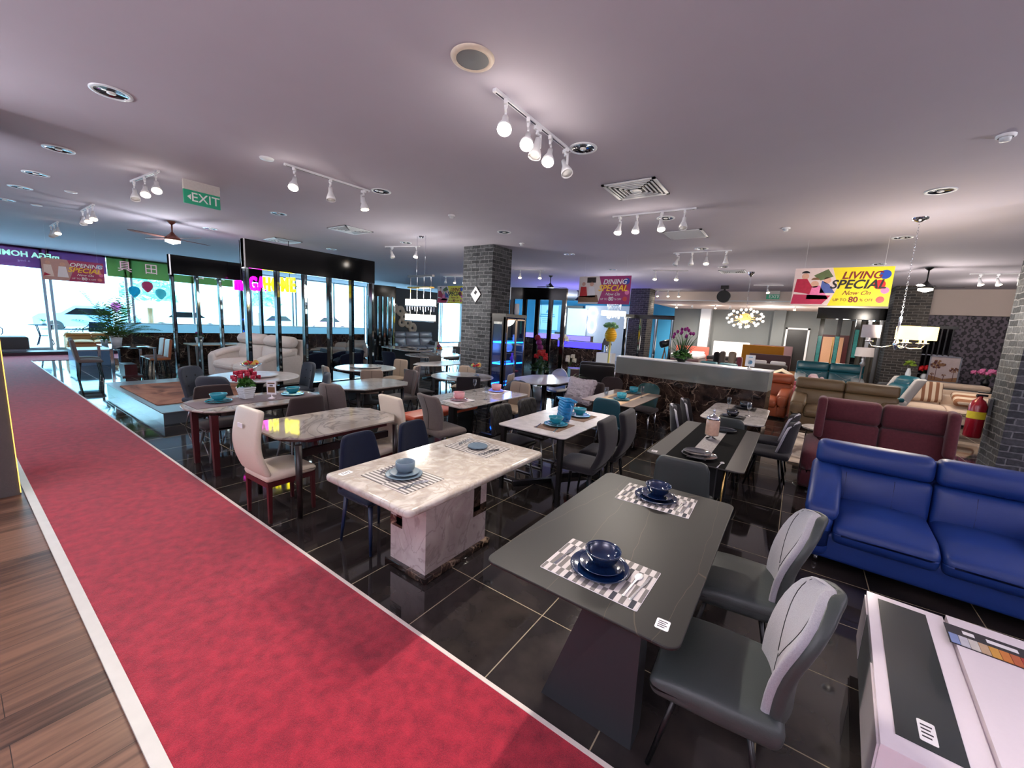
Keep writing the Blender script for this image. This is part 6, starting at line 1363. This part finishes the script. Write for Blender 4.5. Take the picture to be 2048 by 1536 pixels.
outchair(-21.2,-1.15,-80,'curved metal chair left of the cafe table outside the window'); outchair(-21.6,1.6,100,'curved metal chair right of the cafe table outside the window')
t = thing('cafe_table','round metal cafe table with splayed legs outside the window','table',(-21.4,.2,0)); MB().prism(circ(.4,28),.84,.86,.005).out('tabletop', m_outdark, t)
for k in range(4): a = 2*pi*k/4+.6; MB().tube([(.26*cos(a),.26*sin(a),.84),(.17*cos(a),.17*sin(a),.45),(.32*cos(a),.32*sin(a),0)],.014,6).out('leg', m_outdark, t)
MB().tube([(.17*cos(2*pi*i/20),.17*sin(2*pi*i/20),.45) for i in range(21)],.01,5,cap=False).out('ring', m_outdark, t)
t = thing('potted_palm','small potted succulent on the cafe table','plant',(-21.4,.2,.86)); MB().lathe([(.06,0),(.08,.12),(.07,.12)],n=14,capb=True,capt=True).out('pot',m_pot,t); leaves('leaves',24,m_green,(0,0,.11),.22,.015,t,41,.4,.9)
# balloons
def balloon_mat(i, c):
    m, nt, b = new_mat('balloon_%d'%i); b.inputs['Base Color'].default_value = lin(c); b.inputs['Roughness'].default_value = .2
    tr = N(nt,'ShaderNodeBsdfTranslucent'); tr.inputs[0].default_value = lin(c); mx = N(nt,'ShaderNodeMixShader'); mx.inputs[0].default_value = .75
    nt.links.new(b.outputs[0], mx.inputs[1]); nt.links.new(tr.outputs[0], mx.inputs[2]); nt.links.new(mx.outputs[0], nt.nodes['Material Output'].inputs[0]); return m
bal = [( -18.3,4.45,2.35,(230,120,150),'pink balloon, topmost of the cluster by the window'),(-18.2,4.05,2.15,(80,200,220),'turquoise balloon left in the cluster by the window'),(-18.3,4.9,2.12,(150,220,220),'pale green balloon right in the cluster by the window'),(-20.5,2.05,1.65,(210,130,180),'small mauve balloon low outside the window'),(-20.5,2.35,1.48,(190,230,210),'small mint balloon low outside the window')]
BY, BZ = [2.25,1.9,2.6], [2.42,2.22,2.2]
for i,(x,y,z,c,lb) in enumerate(bal):
    if i < 3: x, y = -17.0, BY[i]; z = BZ[i]
    o = MB().lathe([(.001,-.2),(.05,-.17),(.14,-.05),(.16,.04),(.13,.13),(.06,.175),(.0001,.185)],n=18).out('balloon', balloon_mat(i,c), None, (x,y,z)); o.scale = (1,1,1); tag(o, lb, 'balloon', 'balloons by the windows')
    MB().tube([(0,0,-.2),(.02,.01,-.5),(0,0,-(z-.0))] ,.002,4).out('string', m_greytrim, o)
# window lettering seen from behind
def film(name, tint, glow):
    m, nt, b = new_mat(name); t_ = N(nt,'ShaderNodeBsdfTransparent'); t_.inputs[0].default_value = lin(tint); tr = N(nt,'ShaderNodeBsdfTranslucent'); tr.inputs[0].default_value = lin(glow)
    mx = N(nt,'ShaderNodeMixShader'); mx.inputs[0].default_value = .5; nt.links.new(t_.outputs[0], mx.inputs[1]); nt.links.new(tr.outputs[0], mx.inputs[2]); nt.links.new(mx.outputs[0], nt.nodes['Material Output'].inputs[0]); return m
m_vio = film('violet_window_film',(130,100,130),(124,76,100)); m_grn = film('green_window_film',(112,128,98),(120,124,84))
t = thing('window_film_sign','violet film sign with mirrored lettering across the top of the left windows','sign',(-18.93,-1.4,0),-90)
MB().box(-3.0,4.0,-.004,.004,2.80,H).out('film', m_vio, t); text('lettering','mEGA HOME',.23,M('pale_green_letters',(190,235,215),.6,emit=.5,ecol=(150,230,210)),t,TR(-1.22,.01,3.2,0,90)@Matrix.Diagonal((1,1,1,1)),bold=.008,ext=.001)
text('small_lettering','& living',.09,m_white,t,TR(-1.1,.01,3.0,0,90),ext=.001)
t.rotation_euler = (0,0,radians(-90))
t = thing('window_film_sign','pale green film sign with mirrored characters at the top of the windows','sign',(-18.93,3.4,0),-90)
MB().box(-2.2,1.78,-.004,.004,2.75,H).out('film', m_grn, t)
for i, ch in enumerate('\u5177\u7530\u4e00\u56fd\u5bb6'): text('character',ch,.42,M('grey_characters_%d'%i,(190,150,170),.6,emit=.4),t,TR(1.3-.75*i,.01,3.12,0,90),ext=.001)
# ---------------------------------------------------------------- outside
m_sky_glass = M('pale_reflecting_glass',(176,214,232),.2)
def car(x, y, rz, c, lb):
    t = thing('parked_car', lb, 'car', (x,y,0), rz); pr = [(-2.1,.35),(-2.1,.75),(-1.9,.9),(-1.1,.98),(-.55,1.42),(.7,1.44),(1.3,1.0),(2.0,.9),(2.15,.6),(2.1,.35)]
    MB().prism(pr,-.85,.85,.08,TR(0,0,0,0,90)).out('body', M('car_paint_%d'%int(abs(x*10+y)),c,.25,coat=.6), t)
    for s in (-1,1): MB().prism([(-.98,.98),(-.5,1.36),(.62,1.37),(1.1,1.0)],.851,.86,0,TR(0,0,0,0,90)@Matrix.Diagonal((1,1,s,1))).out('window', m_blackgloss, t)
    for xx in (-1.35,1.35):
        for s in (-1,1): MB().tube([(xx,s*.72,.32),(xx,s*.88,.32)],.32,20).out('wheel', m_matte, t)
    for s in (-1,1): MB().box(2.05,2.14,s*.6-.15,s*.6+.15,.6,.72).out('headlight', m_whitegloss, t)
car(-33,3.2,80,(130,170,210),'blue car parked outside the left windows, leftmost'); car(-34,8.0,85,(210,220,230),'white car parked outside next to the blue one'); car(-33,13.5,95,(160,180,200),'grey car parked outside behind the tall screen'); car(-35,19.0,90,(220,120,130),'red car parked outside, farthest right'); car(-38,-4,70,(230,230,235),'white car parked outside at the far left')
for i,(x,y,w,h,c) in enumerate(((-50,-8,16,7,(226,232,240)),(-52,12,18,9,(210,224,236)),(-50,34,20,8,(220,226,232)))):
    t = thing('shop_building',['white building across the road at the left','pale building across the road in the middle','pale building across the road at the right'][i],'building',(x,y,0)); MB().box(-4,4,-w/2,w/2,0,h).out('wall', M('facade_%d'%i,c,.8), t)
    for k in range(5):
        for q in range(2): MB().box(4,4.05,-w/2+1+k*w/5.2,-w/2+2.6+k*w/5.2,1+q*3.2,3+q*3.2).out('window', m_sky_glass, t)
for i,(x,y) in enumerate(((-27,4.6),(-28,10.5),(-27,-3.0))):
    t = thing('street_tree',['round bushy tree outside behind the palm','bushy tree outside behind the screens','bushy tree outside at the far left'][i],'tree',(x,y,0)); MB().tube([(0,0,0),(0,0,1.6)],.12,8).out('trunk', m_walnut, t); foliage('crown',500,M('sunlit_leaves_%d'%i,(150,220,190),.5),(0,0,2.2),1.2,t,.2,50+i,.9)
for i,y in enumerate((-2.2,2.7,7.4,12.2)):
    o = MB().tube([(0,0,0),(0,0,3.6)],.14,12).prism(circ(.2,12),3.6,3.66).out('street_pillar', m_white, None, (-24,y,0)); tag(o, ['white pillar outside at the far left','white pillar outside behind the cafe chair','white pillar outside behind the palm','white pillar outside behind the mirrored screen'][i], 'pillar')
# ---------------------------------------------------------------- lights of the place and added fill
def lamp(kind, name, loc, power, color, size=.1, rot=None, spot=None, blend=.6):
    d = bpy.data.lights.new(name, kind); d.energy = power; d.color = color
    if kind == 'AREA': d.size = size
    elif kind in ('POINT','SPOT'): d.shadow_soft_size = size
    if kind == 'SPOT': d.spot_size = radians(spot or 60); d.spot_blend = blend
    o = link(bpy.data.objects.new(name, d)); o.location = loc
    if rot is not None: o.rotation_euler = rot
    return o
WARM = (1,.9,.8)
for p, d, k in LIT:
    o = lamp('SPOT','spot_beam',p+d*.01,SPOT_W*k,WARM,.04,Vector(d).to_track_quat('-Z','Y').to_euler(),95,.8)
    lamp('POINT','spot_spill',p+Vector((0,0,-.02))+d*.03,SPILL_W*k,WARM,.05)
for loc, w, c, s in (((2.85,5.3,2.25),CH_W,WARM,.2),((.5,10.1,2.0),CH_W*1.6,WARM,.3),((-4.6,3.6,2.35),CH_W*1.2,(1,.96,.9),.2),((-3.05,10,2.1),CH_W,(1,.97,.92),.3),((-8.5,.72,2.9),CH_W*.8,(.95,.97,1),.15),((3.75,10.05,2.8),CH_W,WARM,.15)): lamp('POINT','chandelier_glow',loc,w,c,s)
for loc in ((1.2,-4.4,2.3),(-4.5,-4.2,2.3),(6.6,-1.5,2.3),(6.8,3.4,2.3)): lamp('AREA','ceiling_fill',loc,190,(.98,.95,1),1.2,(pi,0,0))  # unseen fill added behind camera and at right, aimed up to brighten the ceiling
for loc, w_, c_ in (((-9.3,17.2,2.7),160,(.8,.92,1)),((.5,19.0,2.6),50,(1,.95,.9)),((3.0,18.5,2.6),40,(1,.95,.88)),((5.3,12.6,2.9),20,WARM)): lamp('POINT','back_room_fill',loc,w_,c_,.25)  # fill added to brighten reception, bedroom and wallpaper corner, no fitting modelled
lamp('POINT','cabinet_blue_glow',(-3.5,5.2,1.3),8,(.1,.25,1),.1)
lamp('AREA','counter_blue_glow',(-5.8,13.4,1.5),60,(.25,.2,1),1.2,(pi,0,0))
